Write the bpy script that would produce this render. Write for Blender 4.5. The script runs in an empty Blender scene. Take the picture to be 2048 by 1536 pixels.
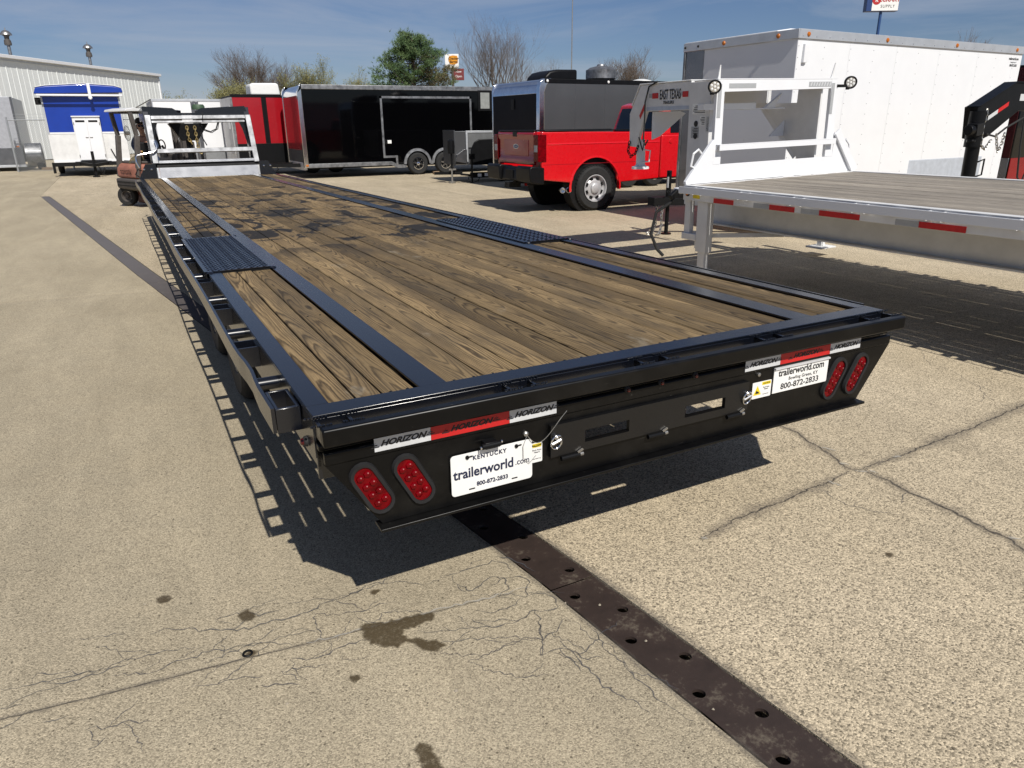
import bpy, bmesh, math, random
from mathutils import Vector, Matrix, Euler
R = math.radians
PI = math.pi
rnd = random.Random(7)
SC = bpy.context.scene
COL = SC.collection

# ------------------------------------------------------------------ camera
cam = bpy.data.cameras.new('camera'); co = bpy.data.objects.new('camera', cam); COL.objects.link(co)
cam.sensor_width = 36; cam.lens = 1439.1 / 2048 * 36; cam.clip_end = 3000; cam.clip_start = .05
_p, _a, _r = .3452, .4836, -.0119
fw = Vector((math.sin(_a)*math.cos(_p), math.cos(_a)*math.cos(_p), -math.sin(_p)))
rt = Vector((math.cos(_a), -math.sin(_a), 0)); up = rt.cross(fw)
rt, up = rt*math.cos(_r)+up*math.sin(_r), up*math.cos(_r)-rt*math.sin(_r)
M = Matrix((rt, up, -fw)).transposed().to_4x4(); M.translation = Vector((0, 0, 1.62))
co.matrix_world = M
SC.camera = co

# ------------------------------------------------------------------ sky and sun
SUN_EL, SUN_DX = R(46.5), .03
w = bpy.data.worlds.new('World'); SC.world = w; w.use_nodes = True
nt = w.node_tree; nt.nodes.clear()
out = nt.nodes.new('ShaderNodeOutputWorld'); bg = nt.nodes.new('ShaderNodeBackground')
sky = nt.nodes.new('ShaderNodeTexSky'); sky.sky_type = 'NISHITA'; sky.sun_disc = False
sky.sun_elevation = SUN_EL; sky.sun_rotation = PI - math.atan(SUN_DX/.95) * -1
sky.air_density = 1.0; sky.dust_density = .15; sky.ozone_density = 5.0
tc = nt.nodes.new('ShaderNodeTexCoord'); mp = nt.nodes.new('ShaderNodeMapping')
mp.inputs['Rotation'].default_value = (0, 0, R(-24)); mp.inputs['Scale'].default_value = (1.1, 1.6, 9.0)
nz = nt.nodes.new('ShaderNodeTexNoise'); nz.inputs['Scale'].default_value = 1.9; nz.inputs['Detail'].default_value = 9; nz.inputs['Roughness'].default_value = .62
nz.inputs['Distortion'].default_value = .6
rp = nt.nodes.new('ShaderNodeValToRGB'); rp.color_ramp.elements[0].position = .40; rp.color_ramp.elements[1].position = .72
rp.color_ramp.elements[0].color = (0, 0, 0, 1); rp.color_ramp.elements[1].color = (.62, .62, .62, 1)
mx = nt.nodes.new('ShaderNodeMix'); mx.data_type = 'RGBA'; mx.inputs['B'].default_value = (8.2, 9.0, 10.6, 1)
nt.links.new(tc.outputs['Generated'], mp.inputs['Vector']); nt.links.new(mp.outputs[0], nz.inputs['Vector'])
nt.links.new(nz.outputs['Fac'], rp.inputs[0]); nt.links.new(rp.outputs[0], mx.inputs['Factor'])
tn = nt.nodes.new('ShaderNodeMix'); tn.data_type = 'RGBA'; tn.blend_type = 'MULTIPLY'; tn.inputs['Factor'].default_value = 1; tn.inputs['B'].default_value = (.96, .98, 1.16, 1)
nt.links.new(sky.outputs[0], tn.inputs['A']); nt.links.new(tn.outputs['Result'], mx.inputs['A']); nt.links.new(mx.outputs['Result'], bg.inputs['Color'])
bg.inputs['Strength'].default_value = .05
nt.links.new(bg.outputs[0], out.inputs['Surface'])
sl = bpy.data.lights.new('sun', 'SUN'); sl.energy = 5.0; sl.angle = R(.5); sl.color = (1, .955, .88)
so = bpy.data.objects.new('sun', sl); COL.objects.link(so)
so.rotation_euler = Vector((SUN_DX, .95, -1)).to_track_quat('-Z', 'Y').to_euler(); so.location = (0, -8, 12)
SC.view_settings.view_transform = 'Standard'; SC.view_settings.look = 'None'
SC.view_settings.exposure = 0; SC.view_settings.gamma = 1; SC.view_settings.use_curve_mapping = False
SC.render.engine = 'CYCLES'
SC.cycles.max_bounces = 6; SC.cycles.transparent_max_bounces = 12

# ------------------------------------------------------------------ node helpers
class NT:
    def __init__(s, name):
        s.m = bpy.data.materials.new(name); s.m.use_nodes = True; s.t = s.m.node_tree
        s.b = s.t.nodes['Principled BSDF']; s.o = s.t.nodes['Material Output']
    def n(s, typ, **kw):
        nd = s.t.nodes.new('ShaderNode' + typ)
        for k, v in kw.items():
            if k.startswith('_'): setattr(nd, k[1:], v)
            else: s.set(nd, k, v)
        return nd
    def set(s, nd, k, v):
        key = k if isinstance(k, int) else int(k[1:]) if k[0] == 'i' and k[1:].isdigit() else k
        sock = nd.inputs[key]
        if isinstance(v, bpy.types.Node): v = v.outputs[0]
        if isinstance(v, bpy.types.NodeSocket): s.t.links.new(v, sock)
        else: sock.default_value = v
    def math(s, op, a, b=0.0, c=None):
        nd = s.n('Math', _operation=op); s.set(nd, 'i0', a); s.set(nd, 'i1', b)
        if c is not None: s.set(nd, 'i2', c)
        return nd.outputs[0]
    def noise(s, vec, scale, detail=4, rough=.55, dist=0):
        nd = s.n('TexNoise', Scale=scale, Detail=detail, Roughness=rough, Distortion=dist); s.set(nd, 'Vector', vec)
        return nd.outputs['Fac']
    def scale(s, vec, xyz, loc=(0, 0, 0)):
        nd = s.n('Mapping', Scale=xyz, Location=loc); s.set(nd, 'Vector', vec); return nd.outputs[0]
    def ramp(s, f, stops):
        nd = s.n('ValToRGB'); s.set(nd, 'Fac', f); e = nd.color_ramp.elements
        while len(e) < len(stops): e.new(.5)
        for i, (p, c) in enumerate(stops):
            e[i].position = p
            e[i].color = (c, c, c, 1) if isinstance(c, (int, float)) else (*c, 1)
        return nd.outputs[0]
    def mix(s, f, a, b, mode='MIX'):
        nd = s.n('Mix', _data_type='RGBA', _blend_type=mode)
        s.set(nd, 'Factor', f)
        for k, v in (('A', a), ('B', b)):
            if isinstance(v, tuple) and len(v) == 3: v = (*v, 1)
            sock = [i for i in nd.inputs if i.name == k and i.type == 'RGBA'][0]
            if isinstance(v, bpy.types.NodeSocket): s.t.links.new(v, sock)
            else: sock.default_value = v
        return [o for o in nd.outputs if o.type == 'RGBA'][0]
    def bump(s, h, strength=.3, dist=.01):
        nd = s.n('Bump', Strength=strength, Distance=dist); s.set(nd, 'Height', h)
        s.t.links.new(nd.outputs[0], s.b.inputs['Normal'])
    def base(s, c):
        if isinstance(c, tuple): c = (*c[:3], 1)
        s.set(s.b, 'Base Color', c)

def srgb(r, g, b):
    f = lambda c: (c/255/12.92) if c/255 < .04045 else ((c/255+.055)/1.055)**2.4
    return (f(r), f(g), f(b))

MATS = {}
def plain(name, col, rough=.5, metal=0., var=.12, bump=.05, scale=9., coat=0., spec=.5, bscale=None, rvar=.5):
    """ordinary material: base colour with a slow tonal variation, dust, fine relief"""
    if name in MATS: return MATS[name]
    q = NT(name); tcn = q.n('TexCoord').outputs['Object']
    n1 = q.noise(tcn, scale, 6, .6)
    lo = tuple(c*(1-var) for c in col); hi = tuple(min(1, c*(1+var)) for c in col)
    q.base(q.mix(q.ramp(n1, [(.3, 0.), (.7, 1.)]), lo, hi))
    q.b.inputs['Metallic'].default_value = metal
    n2 = q.noise(tcn, scale*3.1, 5, .65)
    q.set(q.b, 'Roughness', q.math('MULTIPLY_ADD', n2, rough*rvar, rough*(1-rvar/2)))
    q.b.inputs['Specular IOR Level'].default_value = spec
    if coat: q.b.inputs['Coat Weight'].default_value = coat; q.b.inputs['Coat Roughness'].default_value = .06
    if bump: q.bump(q.noise(tcn, bscale or scale*6, 3), bump, .004)
    MATS[name] = q.m; return q.m

# paint, metal, rubber ...
BLK = plain('black_enamel', (.0032, .0042, .0075), .22, 0, .15, 0, 5, spec=.85, bscale=3, rvar=.1)
BLK2 = plain('black_satin', (.005, .0052, .006), .42, 0, .25, .05, 8, spec=.2)
UNDER = plain('black_chassis', (.005, .005, .0055), .6, 0, .25, .05, 8, spec=.25)
BPAN = plain('black_panel_enamel', (.0022, .0022, .0024), .34, 0, .3, .02, 5, spec=.26, bscale=10)
def scuffed(mat):                                           # chips, dust specks and faint scratches on the enamel
    q = NT.__new__(NT); q.m = mat; q.t = mat.node_tree; q.b = q.t.nodes['Principled BSDF']; q.o = q.t.nodes['Material Output']
    src = q.b.inputs['Base Color'].links[0].from_socket; tcn = q.n('TexCoord').outputs['Object']
    a = q.ramp(q.noise(tcn, 55, 3, .6), [(.70, 0.), (.76, .6)]); b = q.ramp(q.noise(q.scale(tcn, (9, 9, 170)), 1., 3, .6), [(.69, 0.), (.74, .25)])
    d = q.ramp(q.noise(tcn, 4, 6, .7), [(.5, 0.), (.8, .12)])
    q.base(q.mix(q.math('MAXIMUM', q.math('MAXIMUM', a, b), d), src, (.075, .07, .062)))
scuffed(BPAN)
WHT = plain('white_paint', (.74, .75, .77), .42, 0, .02, .015, 3, rvar=.12)
WHT2 = plain('white_paint_worn', (.66, .66, .655), .5, 0, .10, .04, 4)
NAVYD = 0
RUB = plain('rubber', (.013, .013, .013), .8, 0, .3, .2, 12)
CHROME = plain('chrome', (.75, .76, .78), .16, 1, .08, .04, 6)
ALU = plain('aluminium', (.24, .245, .255), .5, .85, .5, .08, 6)
RIM = plain('silver_wheel_paint', (.50, .50, .51), .38, .35, .08, .02, 6)
ALUP = plain('aluminium_painted', (.55, .57, .60), .42, .55, .08, .03, 6)
STEEL = plain('bare_steel', (.42, .41, .39), .38, .9, .2, .08, 10)
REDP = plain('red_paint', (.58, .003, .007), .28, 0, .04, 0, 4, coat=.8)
REDD = plain('dark_red_paint', (.30, .006, .012), .25, 0, .06, .02, 2, coat=.5)  # dark red trailers; also the pickup tailgate, with its shade painted in
REDL = plain('red_lens', (.125, .001, .003), .05, 0, .5, .15, 30, bscale=90, spec=.15)
REDM = plain('dim_red_lens', (.06, .002, .003), .2)
REDF = plain('red_reflective_film', (.50, .012, .012), .5, 0, .1, .1, 40)
SILF = plain('silver_reflective_film', (.55, .56, .57), .5, 0, .06, .1, 40)
GRYF = plain('grey_reflective_film', (.36, .37, .38), .5, 0, .06, .1, 40)
BLUP = plain('blue_paint', (.003, .035, .30), .35, 0, .08, .02, 2, coat=.3)
GREYP = plain('grey_metallic_paint', (.085, .087, .092), .33, .3, .10, .02, .9, coat=.3)
NAVY = plain('dark_navy_paint', (.004, .0045, .008), .35, 0, .15, .02, 2, spec=.08)
BGLOSS = plain('black_gloss_panel', (.0012, .0012, .0016), .05, 0, .1, .16, 1.2, bscale=1.6, spec=.28)
GLASS = plain('dark_glass', (.006, .009, .014), .05, 0, .1, 0, 4)
YEL = plain('yellow_label', (.72, .55, .02), .5)
AMB = plain('amber_lens', (.45, .13, .01), .25, 0, .2, .2, 30)
INK = plain('black_print', (.012, .012, .014), .6, 0, .1, 0)
INKB = plain('navy_print', (.012, .017, .05), .6, 0, .1, 0)
REDI = plain('red_print', (.42, .01, .012), .55, 0, .1, 0)
GLOW = plain('white_plastic', (.78, .78, .76), .4, 0, .04, .02)
ORNG = plain('faded_orange_paint', (.33, .13, .088), .6, 0, .2, .1, 6)
FGREY = plain('forklift_grey', (.075, .066, .06), .6, 0, .3, .15, 9)
BARK = plain('bark', (.105, .082, .064), .9, 0, .3, .4, 6)
TWIG = plain('twig_bark', (.125, .096, .074), .9, 0, .25, 0, 3)
TWIGG = plain('budding_twig', (.13, .125, .055), .9, 0, .3, 0, 3)
SKIN = plain('skin', (.36, .2, .14), .55, 0, .1, .05)
DENIM = plain('denim', (.035, .055, .11), .85, 0, .25, .2, 20)
OLIVE = plain('olive_cloth', (.10, .085, .045), .9, 0, .2, .2, 20)
DKCL = plain('dark_cloth', (.014, .013, .015), .9, 0, .2, .2, 20)
GLOVE = plain('yellow_leather', (.62, .44, .12), .7, 0, .15, .1, 20)
GOLD = plain('zinc_chain', (.5, .40, .2), .4, .8, .2, .05, 10)
WIRE = plain('galvanised_wire', (.40, .42, .44), .5, .6, .1, 0)
WOODB = plain('block_wood', (.22, .15, .09), .85, 0, .25, .2, 8)

def tread_mat(name, col, rough, metal, pitch=22., strength=.7):
    q = NT(name); tcn = q.n('TexCoord').outputs['Object']
    sx = q.n('SeparateXYZ'); q.set(sx, 0, tcn)
    # two crossing families of short raised bars, chequered
    u = q.math('MULTIPLY', q.math('ADD', sx.outputs[0], sx.outputs[1]), pitch); v = q.math('MULTIPLY', q.math('ADD', q.math('SUBTRACT', sx.outputs[0], sx.outputs[1]), sx.outputs[2]), pitch)
    u = q.math('ADD', u, q.math('MULTIPLY', sx.outputs[2], pitch))
    a = q.math('PINGPONG', u, .5); b = q.math('PINGPONG', v, .5)
    h = q.math('MULTIPLY', q.math('GREATER_THAN', a, .3), q.math('GREATER_THAN', b, .12))
    n1 = q.noise(tcn, 4, 5, .6)
    q.base(q.mix(n1, tuple(c*.75 for c in col), tuple(min(1, c*1.2) for c in col)))
    q.b.inputs['Metallic'].default_value = metal
    q.set(q.b, 'Roughness', q.math('MULTIPLY_ADD', n1, rough*.6, rough*.7))
    q.bump(h, strength, .006)
    return q.m
TREADC = tread_mat('bright_tread_plate', (.27, .275, .29), .36, 1, 17, .9)
TREADB = tread_mat('black_tread_plate', (.004, .004, .0045), .4, 0, 30, .35)
TREADR = tread_mat('red_tread_plate', (.4, .02, .02), .3, .6, 18)

def concrete(name, c1, c2, cs, cell, fleck):
    q = NT(name); P = q.n('NewGeometry').outputs['Position']
    big = q.noise(P, .55, 6, .6); med = q.noise(P, 5, 6, .65); fin = q.noise(P, 190, 2, .7)
    v = q.n('TexVoronoi', Scale=cell, Randomness=1.0); q.set(v, 'Vector', P)
    vc = q.n('SeparateColor'); q.set(vc, 0, v.outputs['Color'])
    oi = q.n('ObjectInfo').outputs['Random']
    base = q.mix(q.ramp(big, [(.3, 0.), (.7, 1.)]), c1, c2)
    base = q.mix(q.math('MULTIPLY', q.ramp(med, [(.35, 0.), (.75, 1.)]), .45), base, cs)
    # aggregate: each pebble its own tone
    tone = q.ramp(vc.outputs[0], [(0., .25), (.16, .55), (.5, .97), (.8, 1.2), (1., 1.5)])
    base = q.mix(fleck, base, q.mix(1., base, tone, 'MULTIPLY'))
    # pits
    v2 = q.n('TexVoronoi', Scale=cell*.45); q.set(v2, 'Vector', P)
    pit = q.ramp(v2.outputs['Distance'], [(.06, .35), (.16, 1.)])
    base = q.mix(q.math('MULTIPLY', q.ramp(q.noise(P, 3, 3), [(.45, 0.), (.6, 1.)]), .8), base, q.mix(1., base, pit, 'MULTIPLY'))
    v3 = q.n('TexVoronoi', Scale=38.); q.set(v3, 'Vector', P); v3c = q.n('SeparateColor'); q.set(v3c, 0, v3.outputs['Color'])
    hole = q.math('MULTIPLY', q.ramp(v3.outputs['Distance'], [(.10, 1.), (.19, 0.)]), q.math('GREATER_THAN', v3c.outputs[1], .62))
    base = q.mix(q.math('MULTIPLY', hole, .75), base, (.07, .056, .038))
    # broad grime and worn streaks
    g = q.ramp(q.noise(q.scale(P, (1.6, .35, 1)), 1.3, 7, .7, .4), [(.38, .88), (.62, 1.05)])
    base = q.mix(1., base, g, 'MULTIPLY')
    base = q.mix(1., base, q.ramp(fin, [(.25, .72), (.75, 1.25)]), 'MULTIPLY')
    base = q.mix(1., base, q.ramp(oi, [(0., .93), (1., 1.05)]), 'MULTIPLY')
    q.base(base); q.b.inputs['Roughness'].default_value = .88; q.b.inputs['Specular IOR Level'].default_value = .25
    h = q.math('ADD', q.math('MULTIPLY', v.outputs['Distance'], -.6), q.math('MULTIPLY', fin, .6))
    q.bump(h, .45, .006)
    return q.m
CONR = concrete('exposed_aggregate_concrete', (.465, .388, .268), (.54, .455, .325), (.40, .338, .24), 180, .9)
CONL = concrete('worn_fine_concrete', (.40, .338, .235), (.465, .396, .28), (.36, .315, .23), 230, .6)
SOIL = plain('joint_dirt', (.045, .038, .028), .95, 0, .3, .3, 20)

def drain_mat():
    q = NT('rusty_drain_cover'); P = q.n('NewGeometry').outputs['Position']
    n1 = q.noise(P, 7, 7, .65); n2 = q.noise(P, 60, 4, .7)
    c = q.mix(q.ramp(n1, [(.3, 0.), (.7, 1.)]), (.024, .0155, .0125), (.046, .030, .024))
    d = q.ramp(q.math('ADD', q.math('MULTIPLY', n1, .6), q.math('MULTIPLY', n2, .4)), [(.54, 0.), (.66, .5)])
    sy = q.n('SeparateXYZ'); q.set(sy, 0, P)
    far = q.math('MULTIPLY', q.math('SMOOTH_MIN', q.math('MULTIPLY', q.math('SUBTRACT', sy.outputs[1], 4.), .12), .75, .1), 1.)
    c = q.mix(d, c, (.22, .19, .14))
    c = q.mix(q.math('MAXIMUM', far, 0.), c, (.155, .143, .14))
    q.base(c); q.b.inputs['Roughness'].default_value = .62; q.bump(n2, .25, .003)
    return q.m
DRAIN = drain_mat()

def wood(name, cl, cm, cd, grey=0., blotch=True):
    q = NT(name); t = q.n('TexCoord').outputs['Object']; oi = q.n('ObjectInfo').outputs['Random']
    off = q.n('CombineXYZ', X=0.0); q.set(off, 'Y', q.math('MULTIPLY', oi, 61.)); q.set(off, 'Z', q.math('MULTIPLY', oi, 23.))
    va = q.n('VectorMath', _operation='ADD'); q.set(va, 0, t); q.set(va, 1, off)
    p = va.outputs[0]
    sx = q.n('SeparateXYZ'); q.set(sx, 0, p)
    # knots
    vk = q.n('TexVoronoi', Scale=1.0); q.set(vk, 'Vector', q.scale(p, (5.0, 1.15, 1)))
    kd = vk.outputs['Distance']
    knot = q.ramp(kd, [(.0, 1.), (.06, .9), (.12, .25), (.30, 0.)])
    # a board sawn from a log: rings are circles round a wandering pith
    w1 = q.noise(q.scale(p, (.01, .22, 1)), 1.0, 2, .5); w2 = q.noise(q.scale(p, (.01, .26, 1), (4, 3, 7)), 1.0, 3, .5)
    cx = q.math('MULTIPLY', q.math('SUBTRACT', w1, .5), .28)
    dep = q.math('MULTIPLY_ADD', w2, .22, -.035)
    dx = q.math('SUBTRACT', sx.outputs[0], cx)
    dep = q.math('ADD', dep, q.math('MULTIPLY', knot, .035))
    rr = q.math('SQRT', q.math('ADD', q.math('MULTIPLY', dx, dx), q.math('MULTIPLY', dep, dep)))
    wob = q.noise(q.scale(p, (20, 2.2, 1)), 1.0, 4, .6)
    rr = q.math('ADD', rr, q.math('MULTIPLY', wob, .012))
    ring = q.math('FRACT', q.math('MULTIPLY', rr, 200.))
    fib = q.noise(q.scale(p, (230, 3.2, 1)), 1.0, 4, .75)
    tone = q.noise(q.scale(p, (6, .7, 1)), 1.0, 5, .6)
    c = q.mix(q.ramp(tone, [(.3, 0.), (.7, 1.)]), cm, cl)
    late = q.ramp(ring, [(0., .05), (.45, .12), (.80, .95), (.93, .7), (1., .05)])
    c = q.mix(q.math('MULTIPLY', late, q.ramp(q.noise(q.scale(p, (3, .9, 1), (5, 1, 2)), 1., 4), [(.3, .55), (.65, 1.)])), c, cd)
    c = q.mix(1., c, q.ramp(fib, [(.25, .5), (.75, 1.35)]), 'MULTIPLY')
    c = q.mix(q.math('MULTIPLY', knot, .75), c, q.mix(q.ramp(kd, [(.04, 0.), (.09, 1.)]), tuple(k*.5 for k in cd), tuple(k*1.15 for k in cl)))
    c = q.mix(1., c, q.ramp(oi, [(0., .62), (.5, 1.), (1., 1.28)]), 'MULTIPLY')
    W = q.n('NewGeometry').outputs['Position']
    chk = q.ramp(q.noise(q.scale(p, (70, 1.6, 1), (2, 9, 4)), 1.0, 3, .6), [(.30, .25), (.37, 1.)])
    c = q.mix(1., c, chk, 'MULTIPLY')
    # dirt and grey weathering
    dirt = q.ramp(q.noise(q.scale(W, (3.2, .8, 1)), 1.2, 7, .68, .3), [(.46, 0.), (.68, 1.)])
    c = q.mix(q.math('MULTIPLY', dirt, .7), c, (.058, .047, .034))
    pale = q.ramp(q.noise(q.scale(W, (2.6, 1.2, 1), (9, 2, 0)), 1.4, 6, .7), [(.62, 0.), (.74, 1.)])
    c = q.mix(q.math('MULTIPLY', pale, .5), c, (.42, .37, .28))
    if grey: c = q.mix(grey, c, (.33, .30, .26))
    if blotch:
        wy = q.n('SeparateXYZ'); q.set(wy, 0, W)
        band = q.ramp(q.math('MULTIPLY', wy.outputs[1], .05), [(.235, 0.), (.275, 1.), (.50, 1.), (.66, .0)])
        bl = q.ramp(q.noise(q.scale(W, (1.2, .75, 1), (3.3, 1.7, 0)), 2.3, 6, .62, .9), [(.515, 0.), (.56, 1.)])
        c = q.mix(q.math('MULTIPLY', q.math('MULTIPLY', band, bl), .95), c, (.014, .014, .015))
    q.base(c); q.b.inputs['Roughness'].default_value = .82; q.b.inputs['Specular IOR Level'].default_value = .3
    q.bump(q.math('ADD', q.math('MULTIPLY', late, -.5), fib), .5, .0035)
    return q.m
WOOD = wood('weathered_pine', (.345, .242, .120), (.19, .130, .065), (.032, .021, .012))
WOODG = wood('grey_pine', (.40, .35, .28), (.26, .225, .185), (.10, .085, .07), .4, False)

def decal(name, col, rough=.9, k=1.):
    q = NT(name); at = q.n('Attribute', _attribute_name='fade')
    P = q.n('NewGeometry').outputs['Position']
    nn = q.noise(P, 60, 5, .7)
    al = q.math('MULTIPLY', at.outputs['Fac'], k); al = q.math('MULTIPLY', al, q.ramp(nn, [(.3, .55), (.55, 1.)]))
    q.base(col); q.b.inputs['Roughness'].default_value = rough
    q.set(q.b, 'Alpha', al); return q.m
CRK = decal('crack_fill', (.045, .041, .038), .9, .9)
HAIR = decal('hairline_crack', (.075, .078, .09), .9, .85)
CRKD = decal('crack_dust', (.20, .175, .145), .9, .42)
SPALL = decal('crumbled_concrete', (.5, .47, .41), .9, .8)
WET = decal('oil_stain', (.085, .062, .032), .55, .80)

def leaf_mat(name, c1, c2):
    q = NT(name); P = q.n('NewGeometry').outputs['Position']
    q.base(q.mix(q.ramp(q.noise(P, 1.3, 4), [(.35, 0.), (.65, 1.)]), c1, c2))
    q.b.inputs['Roughness'].default_value = .7; return q.m
NEED = leaf_mat('pine_needles', (.05, .10, .035), (.12, .175, .06))
NEEDB = leaf_mat('brown_pine_needles', (.085, .075, .03), (.13, .11, .045))
BUD = leaf_mat('spring_buds', (.15, .15, .05), (.22, .20, .08))

# ------------------------------------------------------------------ mesh builder
class MB:
    def __init__(s): s.v = []; s.f = []; s.att = None
    def add(s, vs, fs):
        o = len(s.v); s.v += [tuple(v) for v in vs]; s.f += [tuple(i+o for i in f) for f in fs]; return s
    def box(s, x0, x1, y0, y1, z0, z1, mat=None):
        vs = [Vector((x, y, z)) for z in (z0, z1) for y in (y0, y1) for x in (x0, x1)]
        if mat is not None: vs = [mat @ v for v in vs]
        return s.add(vs, [(0, 2, 3, 1), (4, 5, 7, 6), (0, 1, 5, 4), (2, 6, 7, 3), (0, 4, 6, 2), (1, 3, 7, 5)])
    def bar(s, p0, p1, wx, wz, upv=(0, 0, 1)):
        """rectangular bar from p0 to p1"""
        p0 = Vector(p0); p1 = Vector(p1); d = (p1-p0).normalized(); u = Vector(upv)
        if abs(d.dot(u)) > .98: u = Vector((1, 0, 0))
        a = d.cross(u).normalized(); b = a.cross(d).normalized()
        vs = [p + a*i*wx/2 + b*j*wz/2 for p in (p0, p1) for i, j in ((-1, -1), (1, -1), (1, 1), (-1, 1))]
        return s.add(vs, [(0, 1, 2, 3), (7, 6, 5, 4), (0, 4, 5, 1), (1, 5, 6, 2), (2, 6, 7, 3), (3, 7, 4, 0)])
    def prism(s, poly, ax, a, b):
        n = len(poly)
        def P(q, t):
            if ax == 'x': return (t, q[0], q[1])
            if ax == 'y': return (q[0], t, q[1])
            return (q[0], q[1], t)
        vs = [P(q, a) for q in poly] + [P(q, b) for q in poly]
        return s.add(vs, [tuple(range(n)), tuple(range(2*n-1, n-1, -1))] + [(i, i+n, (i+1) % n + n, (i+1) % n) for i in range(n)])
    def cyl(s, p0, p1, r0, r1=None, n=12, cap=True):
        r1 = r0 if r1 is None else r1
        p0 = Vector(p0); p1 = Vector(p1); d = (p1-p0).normalized()
        a = d.orthogonal().normalized(); b = d.cross(a)
        vs = [p + (a*math.cos(2*PI*i/n)+b*math.sin(2*PI*i/n))*r for p, r in ((p0, r0), (p1, r1)) for i in range(n)]
        fs = [(i, (i+1) % n, (i+1) % n+n, i+n) for i in range(n)]
        if cap: fs += [tuple(range(n-1, -1, -1)), tuple(range(n, 2*n))]
        return s.add(vs, fs)
    def tube(s, pts, r, n=6, taper=None, closed=False):
        pts = [Vector(p) for p in pts]; k = len(pts); vs = []; prev = None
        for i, p in enumerate(pts):
            if closed: d = pts[(i+1) % k]-pts[i-1]
            else: d = (pts[min(i+1, k-1)]-pts[max(i-1, 0)])
            d.normalize()
            a = prev - d*prev.dot(d) if prev is not None else d.orthogonal()
            if a.length < 1e-6: a = d.orthogonal()
            a.normalize(); prev = a; b = d.cross(a)
            rr = r if taper is None else r + (taper-r)*i/(k-1)
            vs += [p + (a*math.cos(2*PI*j/n)+b*math.sin(2*PI*j/n))*rr for j in range(n)]
        fs = []
        for i in range(k if closed else k-1):
            o, o2 = i*n, ((i+1) % k)*n
            fs += [(o+j, o+(j+1) % n, o2+(j+1) % n, o2+j) for j in range(n)]
        if not closed: fs += [tuple(range(n-1, -1, -1)), tuple(range((k-1)*n, k*n))]
        return s.add(vs, fs)
    def lathe(s, prof, c=(0, 0, 0), ax=(0, 0, 1), n=24, cap=True):
        """prof: (radius, height along axis)"""
        c = Vector(c); d = Vector(ax).normalized(); a = d.orthogonal().normalized(); b = d.cross(a); k = len(prof)
        vs = [c + d*h + (a*math.cos(2*PI*i/n)+b*math.sin(2*PI*i/n))*max(r, 1e-4) for r, h in prof for i in range(n)]
        fs = [(j*n+i, j*n+(i+1) % n, (j+1)*n+(i+1) % n, (j+1)*n+i) for j in range(k-1) for i in range(n)]
        if cap: fs += [tuple(range(n-1, -1, -1)), tuple(range((k-1)*n, k*n))]
        return s.add(vs, fs)
    def strip(s, pts, width, dz=0.):
        """flat ribbon on the ground, edge verts fade to 0"""
        s.att = s.att or []
        pts = [Vector((p[0], p[1], 0)) for p in pts]; k = len(pts); vs = []; fs = []
        for i, p in enumerate(pts):
            d = (pts[min(i+1, k-1)]-pts[max(i-1, 0)]).normalized(); nn = Vector((-d.y, d.x, 0))
            ww = width[i] if isinstance(width, list) else width
            vs += [p+nn*ww, p, p-nn*ww]; s.att += [0., 1., 0.]
        for v in vs: v.z = dz
        for i in range(k-1):
            o = i*3; fs += [(o, o+1, o+4, o+3), (o+1, o+2, o+5, o+4)]
        return s.add(vs, fs)
    def build(s, name, mat, parent=None, bevel=0., smooth=35, kind=None, recalc=True, segs=2):
        me = bpy.data.meshes.new(name); me.from_pydata(s.v, [], s.f); me.update()
        if recalc:
            bm = bmesh.new(); bm.from_mesh(me); bmesh.ops.recalc_face_normals(bm, faces=bm.faces); bm.to_mesh(me); bm.free()
        if s.att:
            at = me.attributes.new('fade', 'FLOAT', 'POINT'); at.data.foreach_set('value', s.att)
        if smooth:
            me.polygons.foreach_set('use_smooth', [True]*len(me.polygons)); me.set_sharp_from_angle(angle=R(smooth))
        me.materials.append(mat)
        o = bpy.data.objects.new(name, me); COL.objects.link(o)
        if parent is not None: o.parent = parent
        if bevel:
            b = o.modifiers.new('bevel', 'BEVEL'); b.width = bevel; b.segments = segs; b.limit_method = 'ANGLE'; b.angle_limit = R(40); b.harden_normals = False
        if kind: o['kind'] = kind
        return o

def thing(name, label, cat, loc=(0, 0, 0), rot=(0, 0, 0), group=None):
    o = bpy.data.objects.new(name, None); COL.objects.link(o); o.location = loc; o.rotation_euler = rot; o.empty_display_size = .2
    o['label'] = label; o['category'] = cat
    if group: o['group'] = group
    return o
def copy_under(o, parent, mv=None):
    c = o.copy(); COL.objects.link(c); c.parent = parent
    if mv is not None: c.location = Vector(o.location) + Vector(mv)
    for ch in list(o.children): copy_under(ch, c)
    return c
def text(name, body, size, mat, parent, loc, rot=(PI/2, 0, 0), shear=0., xs=1., align='CENTER', bold=0., spacing=1.):
    cu = bpy.data.curves.new(name, 'FONT'); cu.body = body; cu.size = size; cu.shear = shear; cu.align_x = align; cu.align_y = 'CENTER'
    cu.extrude = .0004; cu.offset = bold; cu.space_character = spacing; cu.resolution_u = 3
    to = bpy.data.objects.new(name, cu); COL.objects.link(to)
    me = bpy.data.meshes.new_from_object(to.evaluated_get(bpy.context.evaluated_depsgraph_get()))
    bpy.data.objects.remove(to); me.materials.clear(); me.materials.append(mat)
    o = bpy.data.objects.new(name, me); COL.objects.link(o); o.parent = parent; o.location = loc; o.rotation_euler = rot; o.scale = (xs, 1, 1)
    return o
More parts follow.
